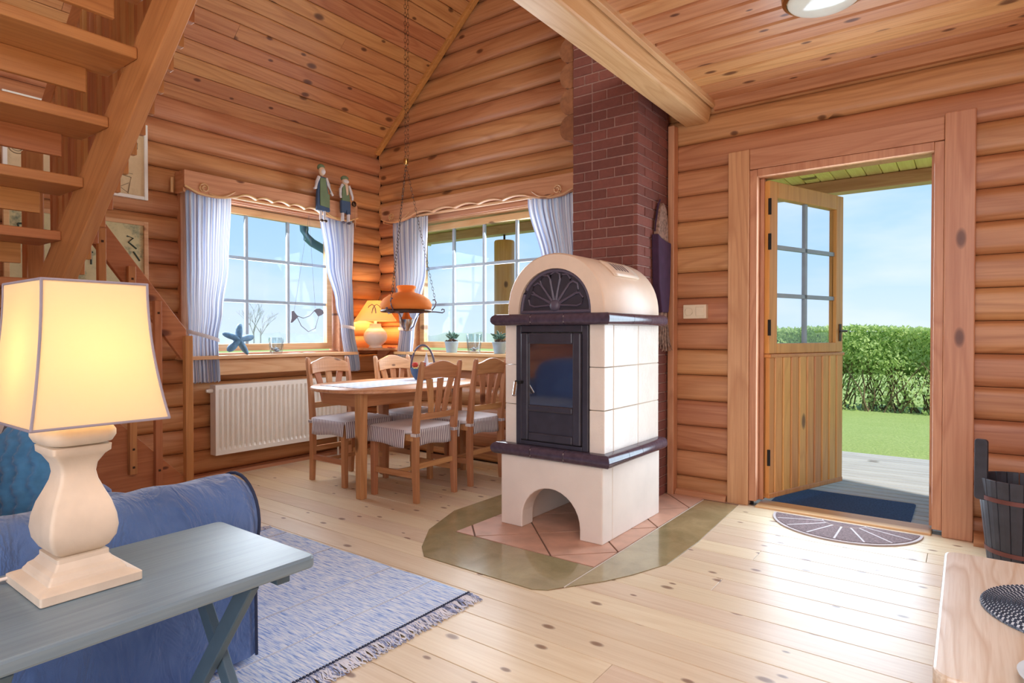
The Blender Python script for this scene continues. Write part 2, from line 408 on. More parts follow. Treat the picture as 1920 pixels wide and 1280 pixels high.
M['skx'] = stripes('ticking_stripe_x', 'x', (232, 226, 224), (136, 122, 136), 58)
M['sky'] = stripes('ticking_stripe_y', 'y', (232, 226, 224), (136, 122, 136), 58)
M['seatcloth'] = plain('white_seat_cloth', (226, 222, 226), 0.85, var=0.04, nscale=10)
M['runner'] = stripes('blue_stripe_runner', 'x', (236, 238, 244), (150, 172, 206), 14, duty=0.3)
def shade_mat(name, c, tr):
    t = NT(name); t.b.inputs['Base Color'].default_value = S(c); t.set(Roughness=0.8)
    v = t.coords((1, 1, 1)); n = t.noise(v, 160, 2); t.bump(n, 0.1, 0.001)
    tl = t.n('ShaderNodeBsdfTranslucent'); tl.inputs[0].default_value = S(c)
    mx = t.n('ShaderNodeMixShader'); mx.inputs[0].default_value = tr
    t.l(t.b.outputs[0], mx.inputs[1]); t.l(tl.outputs[0], mx.inputs[2]); t.l(mx.outputs[0], t.out.inputs[0]); return t.m
M['shade'] = shade_mat('cream_lampshade', (252, 236, 200), 0.42)
M['shade2'] = shade_mat('small_lampshade', (250, 224, 170), 0.5)
M['amber'] = shade_mat('amber_glass', (250, 172, 84), 0.45)
def brick_mat():
    t = NT('brown_brick'); v = t.coords(); n = t.noise(v, 22, 5, 0.7); oi = t.n('ShaderNodeObjectInfo')
    c = t.mix(n, S((104, 58, 50)), S((140, 84, 72))); hv = t.n('ShaderNodeHueSaturation')
    t.l(t.math('ADD', 0.82, t.math('MULTIPLY', oi.outputs['Random'], 0.36)), hv.inputs['Value']); t.l(c, hv.inputs['Color'])
    t.l(hv.outputs[0], t.b.inputs['Base Color']); t.set(Roughness=0.85); t.bump(n, 0.4, 0.006); return t.m
M['brick'] = brick_mat()
def olive_mat():
    t = NT('olive_hearth_slab'); v = t.coords(rnd=True); n = t.noise(v, 5, 5, 0.6, 0.6); f = t.noise(v, 110, 3)
    c = t.mix(t.ramp(n, [(0.3, 0.0), (0.7, 1.0)]), S((150, 138, 100)), S((182, 170, 128))); c = t.mix(t.math('MULTIPLY', f, 0.25), c, S((120, 108, 76)))
    t.l(c, t.b.inputs['Base Color']); t.set(Roughness=0.2); t.b.inputs['Coat Weight'].default_value = 0.6; t.b.inputs['Coat Roughness'].default_value = 0.03; return t.m
M['olive'] = olive_mat()
def rug_mat():
    t = NT('blue_woven_rug'); v = t.coords((6, 70, 1), rnd=False); n = t.noise(v, 2.2, 4, 0.65)
    c = t.ramp(n, [(0.30, S((88, 124, 200))), (0.42, S((160, 190, 236))), (0.52, S((216, 230, 248))), (0.70, S((246, 249, 255)))])
    t.l(c, t.b.inputs['Base Color']); t.set(Roughness=0.95); t.bump(t.noise(t.coords((30, 260, 1), rnd=False), 2, 2), 0.5, 0.004); return t.m
M['rug'] = rug_mat()
M['fringe'] = plain('rug_fringe', (158, 174, 214), 0.95, var=0.35, nscale=70)
M['rugseam'] = plain('rug_seam', (206, 214, 226), 0.95)
def placemat_mat():
    t = NT('woven_placemat'); v = t.coords(rnd=False); n = t.noise(v, 170, 3, 0.7)
    t.l(t.ramp(n, [(0.36, S((40, 48, 64))), (0.52, S((100, 116, 136))), (0.66, S((206, 212, 220)))]), t.b.inputs['Base Color']); t.set(Roughness=0.9); return t.m
M['pmat'] = placemat_mat()
def art_mat(name, bgc, ink, sc):
    t = NT(name); v = t.coords(rnd=True); n = t.noise(v, sc, 6, 0.7)
    c = t.ramp(n, [(0.30, S(ink)), (0.46, S(bgc)), (0.7, S(tuple(min(255, q + 14) for q in bgc)))])
    t.l(c, t.b.inputs['Base Color']); t.set(Roughness=0.35); return t.m
M['art1'] = art_mat('antique_furniture_print', (214, 190, 150), (176, 152, 112), 5)
M['art2'] = art_mat('garden_print', (206, 198, 152), (104, 122, 104), 9)
M['ink'] = plain('print_ink', (140, 120, 92), 0.6)
M['inkgreen'] = plain('print_green_ink', (66, 84, 74), 0.6)

# ================================================================== STRUCTURE
XL, YB = -4.58, 4.0            # inner faces of the left and the back wall
XR, YF = 2.2, -2.2             # unseen right and rear walls
PITCH = 0.1715
ZC = 2.58                      # flat ceiling
TAN = 0.87
def zslope(x): return 2.80 + TAN * (x + 4.58)
RIDGE = -1.9
# ---- floor: boards along X
fl = struct(obj('floor', MB().box(XL - 0.2, XR, YF, YB + 0.10, -0.10, -0.028), M['gapfloor']), 'pine board floor')
y = YF; k = 0
while y < YB - 0.001:
    y1 = min(y + 0.1535, YB)
    cuts = [XL - 0.05, XR]
    if k % 3 == 1: cuts.insert(1, random.uniform(-1.0, 1.0))
    for a, b in zip(cuts, cuts[1:]):
        piece('floor_board', MB().box(a + 0.0008, b - 0.0008, y + 0.0012, y1 - 0.0012, -0.028, 0.0), M['floor_x'], fl, bevel=0.0015, seg=1)
    y += 0.1535; k += 1

# ---- log walls
def log_profile(h, out=0.038, n=9, ex=2.8, base=0.027):
    # (depth towards the room, z) from bottom to top, rounded face
    pts = [(-0.05, -h/2 + 0.002)]
    for i in range(n + 1):
        t = -1 + 2 * i / n
        pts.append((out * (1 - abs(t) ** ex) - base, t * (h/2 - 0.0015)))
    pts.append((-0.05, h/2 - 0.002))
    return pts
HOLE_B = [(-4.16, -2.52, 0.92, 2.14), (-1.115, -0.095, -0.1, 2.115)]     # window, door (x0,x1,z0,z1)
HOLE_L = [(2.18, 3.55, 0.92, 2.14)]
def back_logs(parent, z0, z1, xa, xb, flat_from=-1.64):
    segs = [(xa, xb)]
    for hx0, hx1, hz0, hz1 in HOLE_B:
        ov = min(z1, hz1) - max(z0, hz0)
        if ov > 0.03:
            new = []
            for a, b in segs:
                if hx1 <= a or hx0 >= b: new.append((a, b)); continue
                if hx0 > a: new.append((a, hx0))
                if hx1 < b: new.append((hx1, b))
            segs = new
    h = z1 - z0; zc = (z0 + z1) / 2
    for a, b in segs:
        parts = [(a, b)] if not (a < flat_from < b) else [(a, flat_from), (flat_from, b)]
        for a_, b_ in parts:
            if a_ >= flat_from - 1e-6: pr_ = log_profile(h, 0.024, 11, 5.0, 0.022)
            else: pr_ = log_profile(h)
            piece('log', MB().prism([(YB - p[0], zc + p[1]) for p in pr_], 'x', a_, b_), M['log_x'], parent, smooth=True)
wb = MB()
for x0, x1, z0, z1 in ((XL - 0.2, -4.16, -0.1, 2.14), (-4.16, -2.52, -0.1, 0.92), (-2.52, -1.115, -0.1, 2.14), (-0.095, XR, -0.1, 2.14), (XL - 0.2, XR, 2.14, 5.2)):
    wb.box(x0, x1, YB + 0.03, YB + 0.14, z0, z1)
wall_back = struct(obj('wall_back', wb, M['dark']), 'round log gable wall with window and open door')
z = 0.12 - PITCH; k = 0
while z < 4.95:
    z1 = z + PITCH
    za = max(z, 0.0)
    if z1 < 2.62:
        back_logs(wall_back, za, z1, XL, XR)
    else:
        xa = max(XL, -4.58 + (z - 2.80) / TAN - 0.10)
        if xa < -1.7: back_logs(wall_back, z, z1, xa, -1.64)
        if z < 2.62: back_logs(wall_back, z, z1, -1.64, XR)
    z = z1
def left_logs(parent, z0, z1, ya, yb):
    segs = [(ya, yb)]
    for h0, h1, hz0, hz1 in HOLE_L:
        if min(z1, hz1) - max(z0, hz0) > 0.03: segs = [(ya, h0), (h1, yb)]
    h = z1 - z0; zc = (z0 + z1) / 2
    for a, b in segs:
        piece('log', MB().prism([(XL + p[0], zc + p[1]) for p in log_profile(h)], 'y', a, b), M['log_y'], parent, smooth=True)
wl = MB()
for y0, y1, z0, z1 in ((YF, 2.18, -0.1, 2.14), (3.55, YB + 0.14, -0.1, 2.14), (2.18, 3.55, -0.1, 0.92), (YF, YB + 0.14, 2.14, 2.95)):
    wl.box(XL - 0.14, XL - 0.03, y0, y1, z0, z1)
wall_left = struct(obj('wall_left', wl, M['dark']), 'round log side wall with window')
z = 0.206 - PITCH * 2
while z < 2.75:
    left_logs(wall_left, max(z, 0.0), min(z + PITCH, 2.80), YF, YB)
    z += PITCH
# right and rear walls (behind the camera), rear wall with an opening added to let light in
wr = struct(obj('wall_right', MB().box(XR, XR + 0.14, YF, YB + 0.14, -0.1, 3.2), M['log_y']), 'plain log wall on the unseen side')
wf = MB()
for x0, x1, z0, z1 in ((XL - 0.2, -2.0, -0.1, 2.6), (-2.0, 2.0, -0.1, 0.45), (-2.0, 2.0, 2.35, 2.6), (2.0, XR + 0.14, -0.1, 2.6), (XL - 0.2, XR + 0.14, 2.6, 5.3)):
    wf.box(x0, x1, YF - 0.14, YF, z0, z1)
struct(obj('wall_rear', wf, M['log_x']), 'log wall behind the camera with wide opening added for light')

# ---- sloped ceiling: boards along Y
L = math.atan(TAN); BW = 0.118
cs = struct(obj('ceiling_sloped', MB().prism([(XL - 0.5, zslope(XL - 0.5) + 0.03), (RIDGE, zslope(RIDGE) + 0.03), (RIDGE, zslope(RIDGE) + 0.20), (XL - 0.5, zslope(XL - 0.5) + 0.20)], 'y', YF - 0.1, YB + 0.10), M['dark']), 'sloped pine board ceiling')
nb = int((RIDGE + 4.62) / math.cos(L) / BW)
for i in range(nb):
    s0 = i * BW
    cx = -4.62 + (s0 + BW/2) * math.cos(L); cz = zslope(-4.62) + (s0 + BW/2) * math.sin(L) + 0.012
    cuts = [YF, YB - 0.02]
    if i % 2: cuts.insert(1, random.uniform(0.8, 3.2))
    for a, b in zip(cuts, cuts[1:]):
        mb = MB(); w = BW/2 - 0.0015
        mb.prism([(-w, 0.018), (-w, -0.004), (-w + 0.006, -0.011), (w - 0.006, -0.011), (w, -0.004), (w, 0.018)], 'y', -(b-a)/2 + 0.001, (b-a)/2 - 0.001)
        o = obj('ceiling_board', mb, M['ceil_y'], cs, at=(0, 0, 0))
        o.location = (cx, (a+b)/2, cz); o.rotation_euler = (0, -L, 0)
struct(obj('ceiling_loft', MB().prism([(RIDGE, zslope(RIDGE)), (XR + 0.2, zslope(RIDGE) - TAN * 0.55 * (XR + 0.2 - RIDGE)), (XR + 0.2, zslope(RIDGE) - TAN * 0.55 * (XR + 0.2 - RIDGE) + 0.1), (RIDGE, zslope(RIDGE) + 0.1)], 'y', YF - 0.1, YB + 0.10), M['ceil_y']), 'far slope of the pine ceiling above the loft')
struct(obj('wall_loft', MB().box(XR, XR + 0.14, YF, YB + 0.14, 3.2, 4.4), M['log_y']), 'low loft side wall')
# rake trim along the gable
tr = MB(); d = Vector((math.cos(L), 0, math.sin(L)))
a = Vector((-4.56, YB - 0.055, zslope(-4.56) - 0.012)); b = a + d * 3.4
tr.bar(a, b, 0.05, 0.05, side=(0, 1, 0))
struct(obj('trim_1', tr, M['stair_x'], bevel=0.006), 'rake trim strip between sloped ceiling and gable logs')

# ---- flat ceiling (loft floor): boards along X
cf = struct(obj('ceiling', MB().box(-1.50, XR, YF, YB + 0.02, ZC + 0.02, ZC + 0.14), M['dark']), 'flat pine board ceiling under the loft')
y = YB - 0.055; CW = 0.135
while y > YF:
    y0 = max(y - CW, YF); w = (y - y0)/2 - 0.002; mb = MB()
    mb.prism([(-w, 0.022), (-w, 0.006), (-w + 0.013, -0.004), (w - 0.013, -0.004), (w, 0.006), (w, 0.022)], 'x', -1.33, XR)
    o = obj('ceiling_board', mb, M['ceil_x'], cf, at=(0, 0, 0)); o.location = (0, (y + y0)/2, ZC)
    y -= CW
struct(piece('trim_2', MB().prism([(YB - 0.075, ZC + 0.0), (YB - 0.03, ZC - 0.05), (YB + 0.0, ZC - 0.05), (YB + 0.0, ZC + 0.02), (YB - 0.075, ZC + 0.02)], 'x', -1.33, XR), M['log_x'], None), 'moulding where flat ceiling meets the door wall')
# ---- big beam along Y carrying the loft
bt = thing('ceiling_beam', 'thick squared pine beam carrying the loft edge above the stove', 'beam', (-1.43, 1.0, 2.46))
prof = [(-1.530, 2.470), (-1.522, 2.463), (-1.384, 2.460), (-1.376, 2.463), (-1.370, 2.471), (-1.352, 2.54), (-1.348, 2.72), (-1.530, 2.72)]
obj('beam_log', MB().prism(prof, 'y', YF, YB - 0.012), M['pale_y'], bt)
obj('edge_strip', MB().box(-1.345, -1.315, YF, YB - 0.03, 2.545, 2.60), M['pale_y'], bt, bevel=0.004)

# ---- chimney, brick by brick
CX0, CX1, CY0, CY1 = -2.095, -1.63, 3.475, 3.965
ch = thing('brick_chimney', 'tall brown brick chimney behind the tiled stove', 'chimney', ((CX0+CX1)/2, (CY0+CY1)/2, 0))
obj('mortar_core', MB().box(CX0 + 0.006, CX1 - 0.006, CY0 + 0.006, CY1, 0.0, 3.6), M['mortar'], ch)
cz = 0.004; crs = 0.0625; row = 0
def brk(x0, x1, y0, y1, z0):
    j = random.uniform(-0.0015, 0.0015)
    piece('brick', MB().box(x0 + 0.004, x1 - 0.004, y0 + j, y1 + j, z0 + 0.004, z0 + crs - 0.004), M['brick'], ch, bevel=0.003, seg=1)
while cz < 3.3:
    odd = row % 2
    # side bricks (face X = CX1)
    ys = [CY0, CY0 + 0.105, CY0 + 0.32, CY1] if odd else [CY0, CY0 + 0.215, CY0 + 0.43, CY1]
    if cz < 2.62:
        for a, b in zip(ys, ys[1:]):
            piece('brick', MB().box(CX1 - 0.03, CX1 + random.uniform(0, 0.002), a + (0.0 if a == CY0 else 0.004), b - 0.004, cz + 0.004, cz + crs - 0.004), M['brick'], ch, bevel=0.003, seg=1)
    if cz > 1.1:
        xs = [CX1 - 0.03, CX1 - 0.215, CX1 - 0.32, CX0] if odd else [CX1 - 0.03, CX1 - 0.105, CX1 - 0.32, CX0]
        if row % 5 == 3: xs = [CX1 - 0.03, CX1 - 0.16, CX1 - 0.27, CX1 - 0.375, CX0]
        for a, b in zip(xs, xs[1:]): brk(b, a, CY0, CY0 + 0.03, cz)
    cz += crs; row += 1
# ---- short crossing logs whose ends show beside the chimney
for i in range(6):
    zc = 2.36 + PITCH * (i + 0.5) + 0.0
    pts = [(-2.097, zc - 0.084)] + [(-2.097 - 0.105 * math.cos(math.radians(t)) ** 0.7, zc + 0.086 * math.sin(math.radians(t))) for t in (-80, -60, -40, -20, 0, 20, 40, 60, 80)] + [(-2.097, zc + 0.084)]
    o = piece('log_end', MB().prism(pts, 'y', 3.49, YB - 0.02), M['endgrain'], wall_back, smooth=True)
# ---- corner trim right of the chimney
struct(piece('trim_3', MB().box(-1.622, -1.578, YB - 0.075, YB - 0.005, 0.0, 2.47), M['pine_z'], None, bevel=0.004), 'narrow vertical trim between chimney and door wall logs')

# ---- skirting
struct(piece('baseboard_back', MB().prism([(YB - 0.055, 0), (YB - 0.055, 0.012), (YB - 0.035, 0.035), (YB - 0.005, 0.04), (YB - 0.005, 0)], 'x', -1.575, -1.24), M['pine_x'], None), 'low skirting strip left of the door')
struct(piece('baseboard_back', MB().prism([(YB - 0.11, 0), (YB - 0.11, 0.02), (YB - 0.05, 0.05), (YB - 0.005, 0.055), (YB - 0.005, 0)], 'x', 0.03, XR), M['log_x'], None), 'low skirting strip right of the door')
struct(piece('baseboard_left', MB().box(XL - 0.01, XL + 0.035, YF, YB - 0.05, 0, 0.026), M['pine_y'], None), 'low skirting strip along the window wall')

# ---- door frame
def casing(name, boxes, label):
    t = MB()
    for q in boxes: t.box(*q)
    return t
t1 = struct(obj('trim_4', MB().box(-1.235, -1.105, YB - 0.035, YB + 0.03, 0.0, 2.235), M['pine_z'], bevel=0.005), 'left door casing board')
t1 = struct(obj('trim_5', MB().box(-0.105, 0.028, YB - 0.04, YB + 0.03, 0.0, 2.245), M['pine_z'], bevel=0.005), 'right door casing board')
t1 = struct(obj('trim_6', MB().box(-1.104, -0.106, YB - 0.032, YB + 0.03, 2.108, 2.232), M['pine_x'], bevel=0.005), 'door casing head board')
fr = MB(); fr.box(-1.104, -1.06, YB - 0.022, YB + 0.12, 0.03, 2.105); fr.box(-0.15, -0.106, YB - 0.022, YB + 0.12, 0.03, 2.105); fr.box(-1.059, -0.151, YB - 0.022, YB + 0.12, 2.06, 2.107)
fr.box(-1.06, -1.035, YB + 0.05, YB + 0.12, 0.03, 2.06); fr.box(-0.165, -0.15, YB + 0.05, YB + 0.12, 0.03, 2.06)
struct(obj('trim_7', fr, M['pine_z'], bevel=0.003), 'door frame jambs and head')
struct(obj('trim_8', MB().box(-1.06, -0.15, YB - 0.045, YB + 0.13, -0.03, 0.012), M['pale_x'], bevel=0.006), 'wooden door threshold')

# ---- door leaf: glazed upper half, boarded lower half, swung outwards
DH = Vector((-1.030, 4.065, 0)); DF = Vector((-0.735, 4.87, 0))
dv = (DF - DH); DW = dv.length; ang_d = math.atan2(dv.y, dv.x)
door = bpy.data.objects.new('door_1', None); COL.objects.link(door); door.location = DH; door.rotation_euler = (0, 0, ang_d)
WORLD[door.name] = Vector((0, 0, 0)); struct(door, 'half glazed pine stable door standing open')
TH = 0.055   # local: x along leaf, y thickness (inner face at y<0), z up
def dpart(name, mb, mat, parent=door, **k): return obj(name, mb, mat, parent, **k)
sash = MB()
sash.box(0, 0.085, -TH/2, TH/2, 0.955, 2.045); sash.box(DW - 0.085, DW, -TH/2, TH/2, 0.955, 2.045)
sash.box(0.085, DW - 0.085, -TH/2, TH/2, 1.945, 2.045); sash.box(0.085, DW - 0.085, -TH/2, TH/2, 0.955, 1.02)
upf = dpart('upper_frame', sash, M['honey_z'], bevel=0.004)
gx0, gx1, gz0, gz1 = 0.085, DW - 0.085, 1.02, 1.945
for i in range(2):
    for j in range(3):
        w = (gx1 - gx0)/2; h = (gz1 - gz0)/3
        dpart('pane', MB().box(gx0 + i*w, gx0 + (i+1)*w, -0.004, 0.004, gz0 + j*h, gz0 + (j+1)*h), M['glass'], upf)
mt = MB(); mt.box((gx0+gx1)/2 - 0.013, (gx0+gx1)/2 + 0.013, -0.012, 0.012, gz0, gz1)
dpart('muntin', mt, M['muntin'], upf)
for j in (1, 2):
    zz = gz0 + j*(gz1 - gz0)/3; dpart('muntin', MB().box(gx0, gx1, -0.012, 0.012, zz - 0.013, zz + 0.013), M['muntin'], upf)
lowf = dpart('lower_frame', MB().box(0, DW, -TH/2 + 0.023, TH/2, 0.05, 0.929), M['stair_z'])
dpart('ledge', MB().box(-0.004, DW + 0.004, -TH/2 - 0.014, TH/2, 0.93, 0.953), M['honey_z'], bevel=0.006)
dpart('edge_stile', MB().box(0.0, 0.05, -TH/2 - 0.004, TH/2, 0.05, 0.93), M['honey_z'], bevel=0.003)
nbd = 9; bw = (DW - 0.055) / nbd
for i in range(nbd):
    a = 0.052 + i*bw
    mb = MB().prism([(a + 0.007, -TH/2 + 0.024), (a + 0.007, -TH/2 + 0.0), (a + 0.012, -TH/2 - 0.008), (a + bw - 0.012, -TH/2 - 0.008), (a + bw - 0.007, -TH/2 + 0.0), (a + bw - 0.007, -TH/2 + 0.024)], 'z', 0.075, 0.93)
    piece('door_board', mb, M['honey_z'], lowf)
dpart('weather_bar', MB().box(0.0, DW, -TH/2 - 0.006, TH/2 + 0.02, 0.04, 0.075), M['honey_z'], bevel=0.006)
for zz in (0.30, 1.12, 1.66, 1.88):
    dpart('hinge', MB().lathe([(0.0, zz - 0.05), (0.010, zz - 0.05), (0.010, zz + 0.05), (0.0, zz + 0.05)], (-0.004, -TH/2 - 0.004), 10), M['black'], smooth=True)
hd = MB(); hd.box(DW - 0.055, DW - 0.025, -TH/2 - 0.006, -TH/2, 1.03, 1.15); hd.tube([(DW - 0.04, -TH/2, 1.10), (DW - 0.04, -TH/2 - 0.045, 1.10), (DW - 0.05, -TH/2 - 0.055, 1.10), (DW - 0.14, -TH/2 - 0.055, 1.097)], 0.008, 8)
hd.box(DW, DW + 0.004, -0.012, 0.012, 1.0, 1.16)
dpart('door_handle', hd, M['bronze'], bevel=0.002)

# ---- windows
def window(name, axis, a0, a1, z0, z1, plane, cols, rows, holes, label):
    """axis 'x': window in the back wall (coordinate X), 'y': left wall (coordinate Y)"""
    wdw = bpy.data.objects.new(name, None); COL.objects.link(wdw)
    wdw.location = ((a0+a1)/2, plane, z0) if axis == 'x' else (plane, (a0+a1)/2, z0)
    WORLD[wdw.name] = Vector(wdw.location); struct(wdw, label)
    sg = 1 if axis == 'x' else -1
    def B(mb, p0, p1, d0, d1, q0, q1):      # d: depth outwards from the wall face
        if axis == 'x': mb.box(p0, p1, YB + d0, YB + d1, q0, q1)
        else: mb.box(XL - d1, XL - d0, p0, p1, q0, q1)
        return mb
    h0, h1, hz0, hz1 = holes
    mh = M['pine_' + axis]
    f = MB(); B(f, h0 - 0.002, h0 + 0.045, -0.02, 0.13, hz0, hz1); B(f, h1 - 0.045, h1 + 0.002, -0.02, 0.13, hz0, hz1)
    B(f, h0 + 0.045, h1 - 0.045, -0.02, 0.13, hz1 - 0.05, hz1 + 0.002); B(f, h0 + 0.045, h1 - 0.045, 0.0, 0.13, hz0 - 0.002, hz0 + 0.012)
    obj('window_frame', f, mh, wdw, bevel=0.004)
    s = MB(); e = 0.055
    B(s, a0 - e, a0, 0.055, 0.11, z0 - e, z1 + e); B(s, a1, a1 + e, 0.055, 0.11, z0 - e, z1 + e)
    B(s, a0, a1, 0.055, 0.11, z0 - e, z0); B(s, a0, a1, 0.055, 0.11, z1, z1 + e)
    sash = obj('sash', s, M['pale_' + axis], wdw, bevel=0.004)
    for i in range(cols):
        for j in range(rows):
            p0 = a0 + (a1-a0)*i/cols; p1 = a0 + (a1-a0)*(i+1)/cols; q0 = z0 + (z1-z0)*j/rows; q1 = z0 + (z1-z0)*(j+1)/rows
            obj('pane', B(MB(), p0, p1, 0.082, 0.088, q0, q1), M['glass'], sash)
    for i in range(1, cols):
        p = a0 + (a1-a0)*i/cols; obj('muntin', B(MB(), p - 0.012, p + 0.012, 0.074, 0.096, z0, z1), M['muntin'], sash)
    for j in range(1, rows):
        q = z0 + (z1-z0)*j/rows; obj('muntin', B(MB(), a0, a1, 0.073, 0.097, q - 0.012, q + 0.012), M['muntin'], sash)
    st = MB(); B(st, h0 - 0.09, h1 + 0.09, -0.13, 0.06, hz0 - 0.028, hz0); obj('window_sill', st, M['pale_' + axis], wdw, bevel=0.006)
    ap = MB(); B(ap, h0 - 0.05, h1 + 0.05, -0.085, -0.02, hz0 - 0.15, hz0 - 0.03); obj('sill_apron', ap, M['pale_' + axis], wdw, bevel=0.006)
    for p in ((h0 - 0.07, h0 + 0.02), (h1 - 0.02, h1 + 0.07)):
        cs_ = MB(); B(cs_, p[0], p[1], -0.035, 0.02, hz0, hz1 + 0.04); obj('casing', cs_, M['pine_z'], wdw, bevel=0.004)
    hdm = MB(); B(hdm, h0 - 0.07, h1 + 0.07, -0.036, 0.02, hz1 - 0.04, hz1 + 0.07); obj('head_casing', hdm, mh, wdw, bevel=0.004)
    return wdw
window('window_1', 'y', 2.30, 3.427, 1.002, 2.03, XL, 3, 3, HOLE_L[0], 'pine framed window above the radiator')
window('window_2', 'x', -4.04, -2.64, 1.01, 2.02, YB, 4, 3, HOLE_B[0], 'pine framed window beside the stove')

# ---- hearth: olive slabs and diagonal terracotta tiles set in the floor
hearth = struct(obj('hearth_floor', MB().prism([(-2.5, 3.95), (-2.505, 2.77), (-2.375, 2.42), (-2.21, 2.2), (-2.11, 2.115), (-1.47, 2.112), (-1.41, 2.145), (-1.355, 2.23), (-1.262, 2.37), (-1.195, 2.51), (-1.122, 2.72), (-1.115, 3.12), (-1.155, 3.93), (-1.155, 3.95)], 'z', -0.02, 0.0015), M['tilegrout']), 'hearth of olive slabs around terracotta tiles')
HZ = 0.004
def slab(pts): piece('hearth_slab', MB().prism(pts, 'z', 0.0, HZ), M['olive'], hearth)
slab([(-2.24, 3.94), (-2.5, 3.94), (-2.505, 2.77), (-2.375, 2.42), (-2.21, 2.2), (-2.11, 2.115), (-1.47, 2.112), (-1.41, 2.145), (-1.374, 2.205), (-1.376, 2.476), (-2.232, 2.476)])
slab([(-1.366, 2.214), (-1.355, 2.23), (-1.262, 2.37), (-1.195, 2.51), (-1.122, 2.72), (-1.115, 3.12), (-1.155, 3.92), (-1.366, 3.92)])
piece('slab_joint', MB().box(-1.3725, -1.3675, 2.21, 3.92, 0.0, HZ + 0.0004), M['grout'], hearth)
def clip(poly, x0, x1, y0, y1):
    def cut(pl, inside, inter):
        out = []
        for i in range(len(pl)):
            a, b = pl[i - 1], pl[i]
            if inside(b):
                if not inside(a): out.append(inter(a, b))
                out.append(b)
            elif inside(a): out.append(inter(a, b))
        return out
    def ix(v): return lambda a, b: (v, a[1] + (b[1]-a[1])*(v-a[0])/(b[0]-a[0]))
    def iy(v): return lambda a, b: (a[0] + (b[0]-a[0])*(v-a[1])/(b[1]-a[1]), v)
    for ins, it in ((lambda p: p[0] >= x0, ix(x0)), (lambda p: p[0] <= x1, ix(x1)), (lambda p: p[1] >= y0, iy(y0)), (lambda p: p[1] <= y1, iy(y1))):
        if poly: poly = cut(poly, ins, it)
    return poly
u0, v0, stp, g = -4.094, 1.346, 0.48, 0.007
for i in range(-8, 9):
    for j in range(-8, 9):
        ua, ub, va, vb = u0 + i*stp + g, u0 + (i+1)*stp - g, v0 + j*stp + g, v0 + (j+1)*stp - g
        q = [((u+v)/2, (v-u)/2) for u, v in ((ua, va), (ub, va), (ub, vb), (ua, vb))]
        q = clip(q, -2.228, -1.378, 2.482, 3.94)
        if len(q) >= 3:
            A = abs(sum(q[k-1][0]*q[k][1] - q[k][0]*q[k-1][1] for k in range(len(q))))/2
            if A > 0.0015: piece('hearth_tile', MB().prism(q, 'z', 0.0, HZ + 0.002), M['terra'], hearth)

# ================================================================== OUTSIDE
lawn = struct(obj('lawn', MB().box(-60, 60, 4.3, 90, -0.6, -0.14), M['lawn']), 'sunny lawn beyond the deck')
struct(obj('meadow', MB().box(-120, XL - 0.3, -40, 4.29, -0.6, -0.24), M['lawn']), 'green meadow beyond the side window')
deck = struct(obj('deck', MB().box(-7.0, 3.0, YB + 0.15, 6.5, -0.138, -0.055), M['dark']), 'grey timber deck outside the door')
y = YB + 0.15
dk = None
while y < 6.46:
    mb = MB()
    for i in range(1): mb.box(-6.98, 2.98, y + 0.007, y + 0.095, -0.055, -0.025)
    if dk is None: dk = piece('deck_board', mb, M['deck_x'], deck, bevel=0.004, seg=1)
    else:
        c = dk.copy(); COL.objects.link(c); c.location.y = dk.location.y + (y - (YB + 0.15))
    y += 0.102
# porch roof
porch = thing('porch_roof', 'boarded porch roof with beam over the deck outside', 'roof', (-2, 5.5, 2.5))
x = -6.74; rb = None
obj('roof_deck', MB().box(-6.76, 0.92, YB + 0.16, 6.95, 2.53, 2.6), M['dark'], porch)
while x < 0.8:
    mb = MB().prism([(x + 0.002, 2.528), (x + 0.002, 2.507), (x + 0.010, 2.50), (x + 0.115, 2.50), (x + 0.123, 2.507), (x + 0.123, 2.528)], 'y', YB + 0.16, 6.93)
    if rb is None: rb = piece('roof_board', mb, M['yellow_y'], porch)
    else:
        c = rb.copy(); COL.objects.link(c); c.location.x = rb.location.x + (x + 6.74)
    x += 0.125
obj('roof_beam', MB().box(-6.7, 0.9, 6.30, 6.46, 2.38, 2.498), M['pine_x'], porch, bevel=0.01)
obj('edge_board', MB().box(-6.79, -6.76, YB + 0.16, 6.95, 2.46, 2.62), M['yellow_y'], porch)
post = thing('porch_post', 'round log post carrying the porch beam, seen through window', 'post', (-4.96, 6.38, -0.025))
obj('post_log', MB().lathe([(0.0, -0.025), (0.135, -0.025), (0.135, 2.28), (0.125, 2.30), (0.0, 2.30)], (-4.88, 6.38), 24), M['honey_z'], post, smooth=True)
obj('post_screw', MB().lathe([(0.0, 2.30), (0.05, 2.30), (0.05, 2.305), (0.014, 2.306), (0.014, 2.379), (0.0, 2.379)], (-4.88, 6.38), 12), M['black'], post, smooth=True)
# zinc downpipe outside the side window
gp = MB().tube([(-5.3, 3.64, 2.75), (-5.3, 3.645, 2.20), (-5.3, 3.655, 2.11), (-5.3, 3.685, 2.04), (-5.3, 3.745, 1.998), (-5.3, 3.83, 1.967), (-5.3, 3.95, 1.92), (-5.3, 4.02, 1.84), (-5.3, 4.03, 1.74), (-5.3, 4.03, -0.2)], 0.042, 12)
tag(obj('downpipe', gp, M['zincpipe'], smooth=True), 'blue grey zinc rainwater pipe bending past the side window', 'pipe')
# outdoor doormat
tag(piece('door_mat', MB().prism(rect(-1.03, -0.26, 4.19, 4.70, 0.02), 'z', -0.025, -0.013), M['matblue'], None, bevel=0.003), 'rectangular dark blue mat on the deck outside the door', 'mat')
